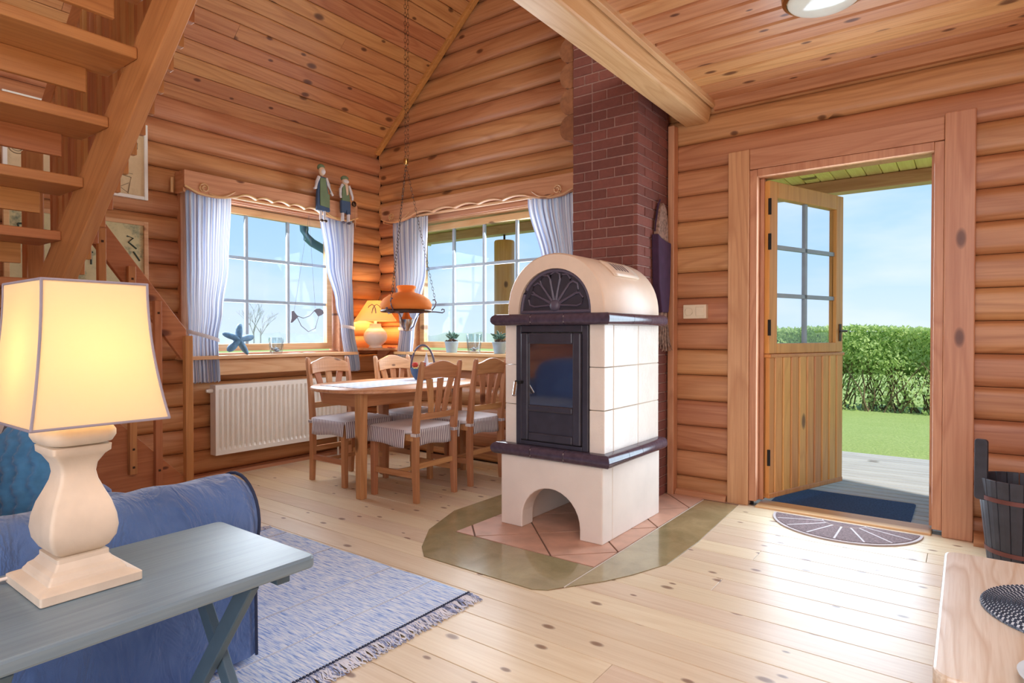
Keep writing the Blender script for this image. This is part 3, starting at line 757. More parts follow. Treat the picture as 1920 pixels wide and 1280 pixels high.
# hedge
rh = random.Random(3)
hedge = thing('hedge', 'long clipped green hedge across the lawn with bare lower stems', 'hedge', (0, 11.5, -0.14))
lf = MB()
def leaf(p, s):
    n = Vector((rh.uniform(-1, 1), rh.uniform(-1.2, 0.4), rh.uniform(-0.3, 1))).normalized()
    u = n.orthogonal().normalized(); w = n.cross(u); a = rh.uniform(0, 6.28)
    d1 = (u*math.cos(a) + w*math.sin(a)) * s; d2 = n.cross(d1) * 0.5
    lf.add([p - d1, p + d2, p + d1, p - d2], [(0, 1, 2, 3)])
for i in range(60000):
    xx = rh.uniform(-7.5, 5.0); zt = 1.185 + 0.02*math.sin(xx*3.1) + rh.gauss(0, 0.014)
    r = rh.random()
    zz = -0.14 + (zt + 0.14) * (1 - r ** 1.25)
    if zz < 0.55 and rh.random() < 0.45 + 0.4*max(0, (0.3 - zz)): continue
    front = 11.05 + 0.08*math.sin(xx*4.3 + zz*5) + abs(rh.gauss(0, 0.16))
    if rh.random() < 0.22: front = rh.uniform(11.05, 11.9); zz = zt - rh.uniform(0, 0.05)
    leaf(Vector((xx, front, zz)), rh.uniform(0.020, 0.040))
fo = obj('foliage', lf, M['leafhedge'], hedge); fo['kind'] = 'stuff'
obj('inner_mass', MB().box(-7.5, 5.0, 11.45, 11.85, 0.42, 1.12), plain('hedge_inside', (116, 150, 76), 0.9, var=0.3, nscale=12), hedge)
tw = MB()
for i in range(520):
    xx = rh.uniform(-7.4, 4.9); p = Vector((xx, rh.uniform(11.05, 11.6), -0.14)); pts = [p.copy()]
    dx = rh.uniform(-0.12, 0.12)
    for k in range(4): p = p + Vector((dx + rh.uniform(-0.06, 0.06), rh.uniform(-0.03, 0.03), 0.2)); pts.append(p.copy())
    tw.tube(pts, [0.013, 0.011, 0.009, 0.007, 0.004], 4)
so_ = obj('stems', tw, M['twig'], hedge); so_['kind'] = 'stuff'
# distant bare trees and treeline
def bare_tree(loc, h, seed, label):
    r = random.Random(seed); mb = MB()
    def br(p, d, l, rad, lev):
        q = p + d*l; mb.tube([p, p + d*l*0.5 + Vector((r.uniform(-.03,.03)*l, r.uniform(-.03,.03)*l, 0)), q], [rad, rad*0.8, rad*0.55], 4)
        if lev == 0: return
        for k in range(3 if lev > 1 else 4):
            nd = (d + Vector((r.uniform(-.75,.75), r.uniform(-.75,.75), r.uniform(-0.05,.55)))).normalized()
            br(p + d*l*r.uniform(0.55, 1.0), nd, l*r.uniform(0.55, 0.75), rad*0.5, lev - 1)
    br(Vector(loc), Vector((0, 0, 1)), h*0.36, h*0.016, 4)
    tag(obj('bare_tree', mb, M['bare']), label, 'tree', 'leafless trees on the horizon')
for i, (lx, ly, h, lab) in enumerate((
    (-38, 31.0, 8.5, 'tallest leafless tree at the right of the side window'),
    (-46, 27, 5.0, 'leafless tree left of the tallest tree in the side window'),
    (-48, 23, 4.6, 'leafless tree above the glass jar in the side window'),
    (-50, 30, 5.2, 'leafless tree farther behind the tallest tree in the side window'))):
    bare_tree((lx, ly, -0.3), h, 11 + i, lab)
def treeline(name, pts, label, cat):
    mb = MB(); r = random.Random(len(name)); n = 160
    rings = []
    for i in range(n + 1):
        t = i/n*(len(pts)-1); k = min(int(t), len(pts)-2); f = t - k
        p = Vector(pts[k]).lerp(Vector(pts[k+1]), f); hh = 1.0 + 0.5*math.sin(i*0.37) * math.sin(i*0.11) + r.uniform(0, 0.5)
        rings.append([p + Vector((0, 0, -0.5)), p + Vector((0, 0, hh)), p + Vector((-1.5, 1.5, hh*0.8)), p + Vector((-1.5, 1.5, -0.5))])
    mb.loft(rings, True, True)
    o = tag(obj(name, mb, M['farfield']), label, cat); return o
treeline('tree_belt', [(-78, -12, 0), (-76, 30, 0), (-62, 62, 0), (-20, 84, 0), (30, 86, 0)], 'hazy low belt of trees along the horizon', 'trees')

# ================================================================== STOVE
sx0, sx1, sy0, sy1 = -2.128, -1.480, 2.752, 3.465
st = thing('tiled_stove', 'cream tiled wood stove with domed top and arched log niche', 'stove', ((sx0+sx1)/2, (sy0+sy1)/2, 0.006))
z00 = 0.006
# plinth with an arched niche
acx, ar, ah = -1.798, 0.185, 0.246
pts = [(sx0, z00), (acx - ar, z00)]
for i in range(0, 17):
    t = PI - PI*i/16
    pts.append((acx + ar*math.cos(t), max(z00, 0.062 + (ah - 0.062)*math.sin(t))))
pts += [(acx + ar, z00), (sx1, z00), (sx1, 0.40), (sx0, 0.40)]
pl = MB(); pl.prism(pts, 'y', sy0, sy0 + 0.11)
pl.box(sx0, sx0 + 0.10, sy0 + 0.11, sy1, z00, 0.40); pl.box(sx1 - 0.10, sx1, sy0 + 0.11, sy1, z00, 0.40)
pl.box(sx0 + 0.10, sx1 - 0.10, sy1 - 0.08, sy1, z00, 0.40); pl.box(sx0 + 0.10, sx1 - 0.10, sy0 + 0.11, sy1 - 0.08, 0.33, 0.40)
pl.box(-1.86, -1.74, sy1 - 0.28, sy1 - 0.08, z00 + 0.05, 0.33)
obj('plinth', pl, M['cream'], st, bevel=0.006)
# two bands of glazed roll tiles
def band(z0, z1, out, name, nfront, nside):
    zc = (z0+z1)/2; rz = (z1-z0)/2; prof = [(-0.02, -rz), (out*0.55, -rz)] + [(out*0.55 + out*0.45*math.cos(t), rz*math.sin(t)) for t in (-1.2, -0.7, -0.25, 0.25, 0.7, 1.2)] + [(out*0.55, rz), (-0.02, rz)]
    bx0, bx1, by0, by1 = sx0 + 0.006, sx1 - 0.006, sy0 + 0.03, sy1 - 0.01
    bd = None
    def mitre(p, q, nrm, ca, cb, nm):
        mb = MB(); rings = []
        for e, c in ((p, ca), (q, cb)):
            rings.append([Vector((e[0], e[1], zc)) + Vector((nrm[0]*o, nrm[1]*o, h)) + Vector(((q[0]-p[0]), (q[1]-p[1]), 0)).normalized()*c*o for o, h in prof])
        mb.loft(rings); return piece(nm, mb, M['glaze'], st, smooth=True)
    cuts = [bx0 + (bx1-bx0)*i/nfront for i in range(nfront+1)]
    for i in range(nfront):
        g0 = 0.0022 if i else 0; g1 = 0.0022 if i < nfront-1 else 0
        mitre((cuts[i] + g0, by0), (cuts[i+1] - g1, by0), (0, -1), -1 if i == 0 else 0, 1 if i == nfront-1 else 0, name)
    c2 = [by0 + (by1-by0)*i/nside for i in range(nside+1)]
    for i in range(nside):
        mitre((bx1, c2[i] + (0.0015 if i else 0)), (bx1, c2[i+1] - (0.0015 if i < nside-1 else 0)), (1, 0), -1 if i == 0 else 0, 0, name)
        mitre((bx0, c2[i] + (0.0015 if i else 0)), (bx0, c2[i+1] - (0.0015 if i < nside-1 else 0)), (-1, 0), -1 if i == 0 else 0, 0, name)
    gr = MB(); gr.box(bx0 - out*0.88, bx1 + out*0.88, by0 - out*0.88, by1 - 0.01, z0 + 0.013, z1 - 0.013)
    obj('grout_core', gr, M['grout'], st)
band(0.400, 0.466, 0.062, 'roll_tile', 3, 4)
band(1.128, 1.190, 0.062, 'roll_tile', 3, 3)
# body: tiles around an iron door
bx0, bx1, by0, by1 = sx0 + 0.008, sx1 - 0.006, sy0 + 0.03, sy1
obj('body_core', MB().box(bx0 + 0.008, bx1 - 0.008, by0 + 0.10, by1, 0.46, 1.135), M['grout'], st)
dx0, dx1 = -2.036, -1.575
hs = [0.462, 0.685, 0.908, 1.131]
for i in range(3):
    for a, b in ((bx0, dx0), (dx1, bx1)):
        piece('wall_tile', MB().box(a + (0.0 if a == bx0 else 0.002), b - (0.0 if b == bx1 else 0.002), by0, by0 + 0.10, hs[i] + 0.0015, hs[i+1] - 0.0015), M['tilec'], st, bevel=0.004)
    ys = [by0 + 0.102, by0 + 0.105, by0 + 0.34, by1] if False else [by0 + 0.102, by0 + 0.40, by1]
    for a, b in zip(ys, ys[1:]):
        for s in (0, 1):
            q = MB().box(bx1 - 0.03, bx1, a + 0.0015, b - 0.0015, hs[i] + 0.0015, hs[i+1] - 0.0015) if s else MB().box(bx0, bx0 + 0.03, a + 0.0015, b - 0.0015, hs[i] + 0.0015, hs[i+1] - 0.0015)
            piece('wall_tile', q, M['tilec'], st, bevel=0.004)
# iron frame and door
ff = MB(); yf = by0 - 0.012
for q in ((dx0, dx0 + 0.035, 0.467, 1.127), (dx1 - 0.035, dx1, 0.467, 1.127), (dx0 + 0.035, dx1 - 0.035, 1.09, 1.127), (dx0 + 0.035, dx1 - 0.035, 0.467, 0.49)):
    ff.box(q[0], q[1], yf, by0 + 0.09, q[2], q[3])
obj('fire_frame', ff, M['iron'], st, bevel=0.003)
fd = MB(); e0, e1, f0, f1 = dx0 + 0.038, dx1 - 0.038, 0.494, 1.086; yd = yf - 0.012
for q in ((e0, e0 + 0.05, f0, f1), (e1 - 0.05, e1, f0, f1), (e0 + 0.05, e1 - 0.05, f1 - 0.06, f1), (e0 + 0.05, e1 - 0.05, f0, f0 + 0.045), (e0 + 0.05, e1 - 0.05, 0.655, 0.69)):
    fd.box(q[0], q[1], yd, yd + 0.03, q[2], q[3])
dr = obj('fire_door', fd, M['iron'], st, bevel=0.008)
obj('door_glass', MB().box(e0 + 0.045, e1 - 0.045, yd + 0.014, yd + 0.020, 0.685, f1 - 0.055), M['stoveglass'], dr)
obj('ash_panel', MB().box(e0 + 0.045, e1 - 0.045, yd + 0.012, yd + 0.022, f0 + 0.04, 0.66), M['iron'], dr, bevel=0.004)
lv = MB(); lv.tube([(e0 + 0.0, yd - 0.0, 0.812), (e0 - 0.012, yd - 0.03, 0.810)], 0.010, 8)
obj('lever_boss', MB().box(e0 - 0.018, e0 + 0.024, yd - 0.03, yd - 0.002, 0.805, 0.823), M['black'], dr, bevel=0.004)
obj('lever', MB().tube([(e0 - 0.006, yd - 0.034, 0.812), (e0 + 0.012, yd - 0.075, 0.745)], 0.011, 12), M['steel'], dr, smooth=True)
# domed top
dcx, dz0 = (bx0+bx1)/2 + 0.004, 1.188; dr_o, dh = 0.312, 0.330
def arch(r, h, n=28, zb=dz0): return [(dcx + r*math.cos(PI - PI*i/n), zb + h*math.sin(PI - PI*i/n)**0.86) for i in range(n+1)]
out = arch(dr_o, dh); inn = arch(0.232, 0.247)
fy = by0 + 0.005
mb = MB(); n = len(out)
def ring3(pts, yy): return [(p[0], yy, p[1]) for p in pts]
rr = ring3(arch(dr_o - 0.008, dh - 0.008), fy), ring3(out, fy + 0.010), ring3(out, by1)
mb.loft([ring3(inn, fy + 0.04), ring3(inn, fy), rr[0], rr[1], rr[2]], closed=False)
mb.add(ring3(out, by1), [tuple(range(n))])
obj('dome', mb, M['dome'], st, smooth=True)
obj('dome_vent', MB().box(dcx + 0.10, dcx + 0.105, 0, 0, 0, 0) if False else MB().grid(lambda u, v: (dcx + (dr_o + 0.007)*math.cos(0.62 + 0.42*v), 3.0 + 0.30*u, dz0 + (dh + 0.007)*math.sin(0.62 + 0.42*v)**0.86), 6, 6), M['dome'], st, smooth=True, solid=0.012)
for k in range(5):
    obj('vent_slot', MB().grid(lambda u, v: (dcx + (dr_o + 0.0145)*math.cos(0.74 + 0.20*v), 3.06 + 0.035*k + 0.012*u, dz0 + (dh + 0.0145)*math.sin(0.74 + 0.20*v)**0.86), 1, 4), M['ironlt'], st)
# iron lunette with petal openings
lun = MB().prism([(p[0], p[1]) for p in arch(0.231, 0.246)], 'y', fy + 0.022, fy + 0.04)
lu = obj('lunette', lun, M['iron'], st)
rim = MB().tube(ring3(arch(0.222, 0.237), fy + 0.020), 0.011, 8); rim.tube([(dcx - 0.222, fy + 0.020, dz0 + 0.012), (dcx + 0.222, fy + 0.020, dz0 + 0.012)], 0.012, 8)
obj('lunette_rim', rim, M['ironlt'], lu, smooth=True)
hub = Vector((dcx, fy + 0.018, dz0 + 0.045))
for k in range(7):
    a = math.radians(12 + 26*k); d = Vector((math.cos(a), 0, math.sin(a))); w = Vector((-math.sin(a), 0, math.cos(a)))
    R = 0.178; path = []
    for q in range(0, 13):
        t = q/12
        if t < 0.36: s_ = t/0.36; path.append(hub + d*(0.03 + s_*(R - 0.065)) - w*(0.004 + s_*0.031))
        elif t > 0.64: s_ = (1-t)/0.36; path.append(hub + d*(0.03 + s_*(R - 0.065)) + w*(0.004 + s_*0.031))
        else:
            th = -PI/2 + PI*(t - 0.36)/0.28; path.append(hub + d*(R - 0.035 + 0.035*math.cos(th)) + w*0.035*math.sin(th))
    path = [Vector((p.x, p.y, dz0 + 0.012 + (p.z - dz0 - 0.012)*1.04)) for p in path]
    obj('petal_rib', MB().tube(path, 0.0055, 6), M['ironlt'], lu, smooth=True)
obj('lunette_boss', MB().loft([[(hub.x + r*math.cos(t), hub.y - y_, hub.z + r*math.sin(t)) for t in [2*PI*i/16 for i in range(16)]] for r, y_ in ((0.034, 0.0), (0.03, 0.010), (0.012, 0.016))]), M['ironlt'], lu, smooth=True)

# ================================================================== DINING GROUP
def make_chair():
    t = thing('dining_chair', 'x', 'chair', (0, 0, 0), 'pine dining chairs with striped seat covers')
    for s in (-1, 1):
        y = s*0.178
        mb = MB(); rings = []
        for x, z, w, d in ((-0.195, 0.0, 0.030, 0.036), (-0.185, 0.25, 0.034, 0.044), (-0.188, 0.46, 0.034, 0.046), (-0.215, 0.70, 0.030, 0.036), (-0.245, 0.885, 0.028, 0.028), (-0.249, 0.905, 0.020, 0.018)):
            rings.append([(x + a*d/2, y + b*w/2, z) for a, b in ((-1,-1),(1,-1),(1,1),(-1,1))])
        mb.loft(rings); obj('back_post', mb, M['chair_z'], t, bevel=0.004)
        mb = MB(); rings = []
        for z, w in ((0.0, 0.034), (0.44, 0.042)): rings.append([(0.195 + a*w/2, s*0.188 + b*w/2, z) for a, b in ((-1,-1),(1,-1),(1,1),(-1,1))])
        mb.loft(rings); obj('leg', mb, M['chair_z'], t, bevel=0.004)
        obj('side_stretcher', MB().bar((-0.185, s*0.18, 0.175), (0.195, s*0.187, 0.175), 0.018, 0.038, side=(0, 1, 0)), M['chair_x'], t, bevel=0.003)
    obj('cross_stretcher', MB().box(-0.02, 0.0, -0.18, 0.18, 0.165, 0.19), M['chair_y'], t, bevel=0.003)
    obj('back_stretcher', MB().box(-0.195, -0.175, -0.17, 0.17, 0.215, 0.25), M['chair_y'], t, bevel=0.003)
    # curved crest rail
    mb = MB(); n = 14; rings = []
    for i in range(n+1):
        u = -1 + 2*i/n; y = 0.168*u
        top = 0.868 + 0.040*(math.cos(u*PI*0.95)*0.5 + 0.5) - (0.012 if abs(u) > 0.9 else 0); bot = 0.785 + 0.012*(1 - u*u); x = -0.232 - 0.018*(1-u*u)
        rings.append([(x - 0.013 + 0.02, y, bot), (x + 0.011 + 0.02, y, bot), (x + 0.011, y, top), (x - 0.013, y, top)])
    mb.loft(rings); obj('crest_rail', mb, M['chair_y'], t, bevel=0.004)
    mb = MB(); rings = []
    for i in range(9):
        u = -1 + 2*i/8; x = -0.200 - 0.012*(1-u*u)
        rings.append([(x - 0.010, 0.168*u, 0.53), (x + 0.010, 0.168*u, 0.53), (x + 0.006, 0.168*u, 0.572), (x - 0.014, 0.168*u, 0.572)])
    mb.loft(rings); obj('lower_rail', mb, M['chair_y'], t, bevel=0.003)
    for k, (yb_, yt) in enumerate(((-0.072, -0.108), (-0.026, -0.040), (0.026, 0.040), (0.072, 0.108)) if False else ((-0.062, -0.105), (0.0, 0.0), (0.062, 0.105))):
        mb = MB(); rings = []
        for i in range(7):
            f = i/6; y = yb_ + (yt - yb_)*f**1.5; z = 0.565 + 0.228*f; x = -0.208 - 0.030*f
            w = 0.020 + 0.006*f
            rings.append([(x - 0.007, y - w, z), (x + 0.007, y - w, z), (x + 0.007, y + w, z), (x - 0.007, y + w, z)])
        mb.loft(rings); obj('back_slat', mb, M['chair_z'], t, bevel=0.002)
    obj('seat_frame', MB().box(-0.18, 0.21, -0.198, 0.198, 0.395, 0.438), M['chair_y'], t, bevel=0.004)
    cu = MB(); rings = []
    for z, e in ((0.440, 0.0), (0.452, 0.010), (0.466, 0.008), (0.474, -0.008), (0.477, -0.05)):
        rings.append([(p[0], p[1], z) for p in rect(-0.165 - e, 0.222 + e, -0.205 - e, 0.205 + e, 0.03)])
    cu.loft(rings); cv = obj('seat_cover', cu, M['seatcloth'], t, smooth=True)
    # hanging striped skirt with gentle waves
    def sk(axis, fixed, a0, a1, sgn):
        def fn(u, v):
            a = a0 + (a1-a0)*u; o = sgn*(0.004 + 0.010*v + 0.004*v*math.sin(u*9)); z = 0.466 - v*(0.105 + 0.008*math.sin(u*5 + 1))
            return (a, fixed + o, z) if axis == 'x' else (fixed + o, a, z)
        return MB().grid(fn, 16, 4)
    obj('skirt', sk('x', 0.212, -0.13, 0.225, 1), M['skx'], cv, smooth=True, solid=0.004)
    obj('skirt', sk('x', -0.212, -0.13, 0.225, -1), M['skx'], cv, smooth=True, solid=0.004)
    obj('skirt', sk('y', 0.230, -0.212, 0.212, 1), M['sky'], cv, smooth=True, solid=0.004)
    obj('skirt', sk('y', -0.178, -0.15, 0.15, -1), M['sky'], cv, smooth=True, solid=0.004)
    for s in (-1, 1):
        y = s*0.178
        obj('tie_band', MB().prism([(-0.214, y - 0.022), (-0.162, y - 0.022), (-0.162, y + 0.022), (-0.214, y + 0.022)], 'z', 0.425, 0.447), M['sky'], t, bevel=0.004)
    return t
c0 = make_chair()
c0.location = (-3.695, 2.92, 0); c0['label'] = 'pine chair facing the table, in front of the radiator'
dup(c0, (-3.58, 3.47, 0), 0, 'pine chair in the window corner behind the table')
dup(c0, (-3.005, 2.93, 0), PI, 'nearest pine chair, its back to the stove, at the table front')
dup(c0, (-3.015, 3.47, 0), PI, 'pine chair half hidden by the stove, beside the back window')
tb = thing('dining_table', 'oval pine dining table in the window corner', 'table', (-3.41, 3.08, 0))
def superell(cx, cy, a, b, n=56, p=2.7):
    o = []
    for i in range(n):
        t = 2*PI*i/n; c, s = math.cos(t), math.sin(t)
        o.append((cx + a*abs(c)**(2/p)*(1 if c > 0 else -1), cy + b*abs(s)**(2/p)*(1 if s > 0 else -1)))
    return o
tt = MB(); rings = []
for z, e in ((0.692, -0.012), (0.698, 0.0), (0.712, 0.0), (0.720, -0.008)): rings.append([(p[0], p[1], z) for p in superell(-3.38, 3.12, 0.47 + e, 0.64 + e, 56, 2.4)])
tt.loft(rings); obj('table_top', tt, M['pine_y'], tb, smooth=True)
for x, y in ((-3.18, 2.615), (-3.295, 3.68), (-3.62, 3.195)):
    mb = MB(); rings = [[(x + a*w/2, y + b*w/2, z) for a, b in ((-1,-1),(1,-1),(1,1),(-1,1))] for z, w in ((0, 0.052), (0.69, 0.062))]
    mb.loft(rings); obj('leg', mb, M['chair_z'], tb, bevel=0.005)
for q in ((-3.195, -3.17, 2.64, 3.48), (-3.61, -3.585, 2.70, 3.48)): obj('apron', MB().box(q[0], q[1], q[2], q[3], 0.60, 0.691), M['chair_y'], tb, bevel=0.003)
for q in (2.605, 3.49): obj('apron', MB().box(-3.575, -3.205, q, q + 0.025, 0.60, 0.691), M['chair_x'], tb, bevel=0.003)
tag(piece('table_runner', MB().box(-3.62, -3.2, 2.62, 3.68, 0.7205, 0.7235), M['runner'], None), 'white and blue striped runner on the oval table', 'table runner')
# basket of flowers on the table
bk = thing('flower_basket', 'wire handled basket with cloth and small flowers on the dining table', 'basket', (-3.42, 3.42, 0.7235))
bx, by, bz = -3.42, 3.42, 0.7235
obj('bowl', MB().lathe([(0.0, bz), (0.06, bz), (0.09, bz + 0.05), (0.10, bz + 0.09), (0.094, bz + 0.09), (0.085, bz + 0.05), (0.05, bz + 0.01), (0.0, bz + 0.01)], (bx, by), 20), M['denim'], bk, smooth=True)
obj('handle', MB().tube([(bx + 0.10*math.cos(t), by + 0.03*math.cos(t), bz + 0.08 + 0.19*math.sin(t)) for t in [PI*i/18 for i in range(19)]], 0.008, 8), M['ironlt'], bk, smooth=True)
rb_ = random.Random(5)
for i in range(11):
    a = rb_.uniform(0, 6.28); r = rb_.uniform(0.0, 0.08); p = (bx + r*math.cos(a), by + r*math.sin(a), bz + rb_.uniform(0.08, 0.125)); s = rb_.uniform(0.016, 0.026)
    mt_ = [M['offwhite'], plain('yellow_petal', (236, 214, 110), 0.7) if i == 1 else M['offwhite'], M['red']][i % 3] if i else M['red']
    obj('flower', MB().lathe([(0.001, p[2] - s), (s*0.7, p[2] - s*0.6), (s, p[2]), (s*0.7, p[2] + s*0.7), (0.001, p[2] + s*0.8)], (p[0], p[1]), 8), mt_, bk, smooth=True)
nk = MB().grid(lambda u, v: (bx + 0.06 + 0.05*(1-v)*(u-0.5)*2, by - 0.02 + 0.05*(1-v)*math.sin(u*5), bz + 0.07 + 0.15*v), 8, 6)
obj('napkin', nk, M['offwhite'], bk, smooth=True, solid=0.003)

# ================================================================== RADIATOR
rd = thing('radiator', 'white ribbed panel radiator under the side window', 'radiator', (-4.5, 2.9, 0.19))
ry0, ry1, rz0, rz1, rxf = 2.315, 3.50, 0.178, 0.700, -4.458
obj('side_cover', MB().box(-4.535, rxf + 0.002, ry0 - 0.004, ry0 + 0.004, rz0, rz1 + 0.0), M['white'], rd, bevel=0.002)
mb = MB(); nrib = 28; prof = []
w = (ry1 - ry0 - 0.05)/nrib
prof.append((ry0, rxf))
prof.append((ry0 + 0.022, rxf))
for i in range(nrib):
    a = ry0 + 0.025 + i*w
    prof += [(a, rxf - 0.012), (a + w*0.30, rxf - 0.012), (a + w*0.48, rxf), (a + w*0.82, rxf)]
prof += [(ry1 - 0.02, rxf), (ry1, rxf)]
rings = []
for z, f in ((rz0 + 0.032, 0.0), (rz0 + 0.055, 1.0), (rz1 - 0.055, 1.0), (rz1 - 0.032, 0.0)):
    rings.append([(rxf + (p[1] - rxf)*f, p[0], z) for p in prof])
mb.loft(rings, closed=False)
mb.box(rxf - 0.012, rxf, ry0, ry1, rz0, rz0 + 0.032); mb.box(rxf - 0.012, rxf, ry0, ry1, rz1 - 0.032, rz1)
obj('ribbed_panel', mb, M['white'], rd)
obj('back_panel', MB().box(-4.535, -4.50, ry0 + 0.01, ry1 - 0.01, rz0 + 0.02, rz1 - 0.02), M['white'], rd)
gr = MB(); gr.box(-4.535, rxf - 0.012, ry0, ry1, rz1 - 0.006, rz1)
obj('top_grille', gr, M['white'], rd, bevel=0.002)
obj('side_cover', MB().box(-4.535, rxf + 0.002, ry1 - 0.004, ry1 + 0.004, rz0, rz1), M['white'], rd, bevel=0.002)
obj('supply_pipe', MB().tube([(-4.50, ry1 - 0.06, rz0 + 0.02), (-4.50, ry1 - 0.06, 0.0)], 0.009, 8), M['white'], rd, smooth=True)
obj('valve', MB().lathe([(0.0, 0.0), (0.018, 0.0), (0.018, 0.02), (0.01, 0.045), (0.0, 0.045)], (0, 0), 12).xf(Matrix.Translation((-4.49, ry0 - 0.012, 0.66)) @ Matrix.Rotation(PI/2, 4, 'X')), M['white'], rd, smooth=True)

# ================================================================== CURTAINS AND VALANCES
def curtain(axis, plane, left, right, ztop, zbot, tie, label, amp=0.022, n=9, seed=0):
    """left/right: list of (z, coordinate) from the top down; tie: (z, a, b)"""
    rr = random.Random(seed); ph = rr.uniform(0, 6); NU, NV = 96, 40
    def ip(tab, z):
        for (za, a), (zb, b) in zip(tab, tab[1:]):
            if zb <= z <= za:
                f = (za - z)/(za - zb); f = f*f*(3 - 2*f); return a + (b - a)*f
        return tab[-1][1] if z < tab[-1][0] else tab[0][1]
    w0 = right[0][1] - left[0][1]; mb = MB(); uv = []
    for j in range(NV + 1):
        z = ztop + (zbot - ztop)*j/NV; a, b = ip(left, z), ip(right, z); sq = abs((b - a)/w0)
        for i in range(NU + 1):
            u = i/NU; zz = z + 0.006*math.sin(u*PI*2*n + ph)*(j/NV)
            am = amp*(0.75 + 0.5*math.sin(j*0.13 + u*4)) * (0.7 + 0.5*(1 - min(sq, 1)))
            d = am*math.sin(u*PI*2*n + ph + 0.7*math.sin(u*11 + ph)) + 0.3*am*math.sin(u*PI*2*n*2.3 + 1)
            c = a + (b - a)*u
            mb.v.append((c, plane - d, zz) if axis == 'x' else (plane + d, c, zz))
            uv.append(u)
    W_ = NU + 1
    for j in range(NV):
        for i in range(NU): mb.f.append((j*W_+i, j*W_+i+1, (j+1)*W_+i+1, (j+1)*W_+i)); mb.m.append(0)
    base = (((left[0][1]+right[0][1])/2, plane, zbot) if axis == 'x' else (plane, (left[0][1]+right[0][1])/2, zbot))
    t = thing('curtain', label, 'curtain', base, 'blue and white striped curtains')
    o = obj('curtain_cloth', mb, M['cur'], t, smooth=True)
    ul = o.data.uv_layers.new(name='UVMap')
    for lp in o.data.loops: ul.data[lp.index].uv = (uv[lp.vertex_index], 0)
    zt, a, b, zs = tie
    pth = []
    for i in range(21):
        t_ = i/20; c = a + (b - a)*t_; z = zt + (zs - zt)*(1 - t_)
        d = 0.012 + (amp*1.55)*math.sin(PI*min(1, max(0, t_)))**0.5
        pth.append((c, plane - d, z) if axis == 'x' else (plane + d, c, z))
    tm = MB()
    rings = [[Vector(p) + Vector((0, 0, 0.014)), Vector(p) + (Vector((0, -0.004, 0)) if axis == 'x' else Vector((0.004, 0, 0))), Vector(p) - Vector((0, 0, 0.014))] for p in pth]
    tm.loft(rings, closed=True, caps=True); q = obj('tie_back', tm, M['offwhite'], t, smooth=True)
    return t
curtain('y', -4.478, [(2.10, 2.105), (1.5, 2.11), (1.03, 2.125), (0.72, 2.135)], [(2.10, 2.452), (1.6, 2.43), (1.25, 2.385), (1.03, 2.345), (0.72, 2.36)], 2.115, 0.725, (1.03, 2.11, 2.35, 1.10), 'striped curtain left of the side window, nearest the stair', seed=1)
curtain('y', -4.478, [(2.15, 3.24), (1.7, 3.31), (1.35, 3.41), (1.14, 3.462), (0.75, 3.51)], [(2.15, 3.61), (1.4, 3.59), (1.14, 3.585), (0.75, 3.66)], 2.15, 0.745, (1.13, 3.452, 3.60, 1.15), 'striped curtain right of the side window, under the two dolls', seed=2)
curtain('x', 3.90, [(2.12, -4.27), (1.5, -4.23), (1.15, -4.19), (0.875, -4.225)], [(2.12, -3.83), (1.65, -3.85), (1.3, -3.95), (1.12, -4.03), (0.875, -4.05)], 2.125, 0.875, (1.12, -4.195, -4.02, 1.13), 'striped curtain left of the back window, behind the hanging lamp', seed=3)
curtain('x', 3.90, [(2.12, -2.745), (1.6, -2.60), (1.2, -2.42), (0.9, -2.45)], [(2.12, -2.345), (1.5, -2.32), (1.2, -2.30), (0.9, -2.28)], 2.125, 0.88, (1.2, -2.43, -2.29, 1.22), 'striped curtain right of the back window, beside the chimney', seed=4)
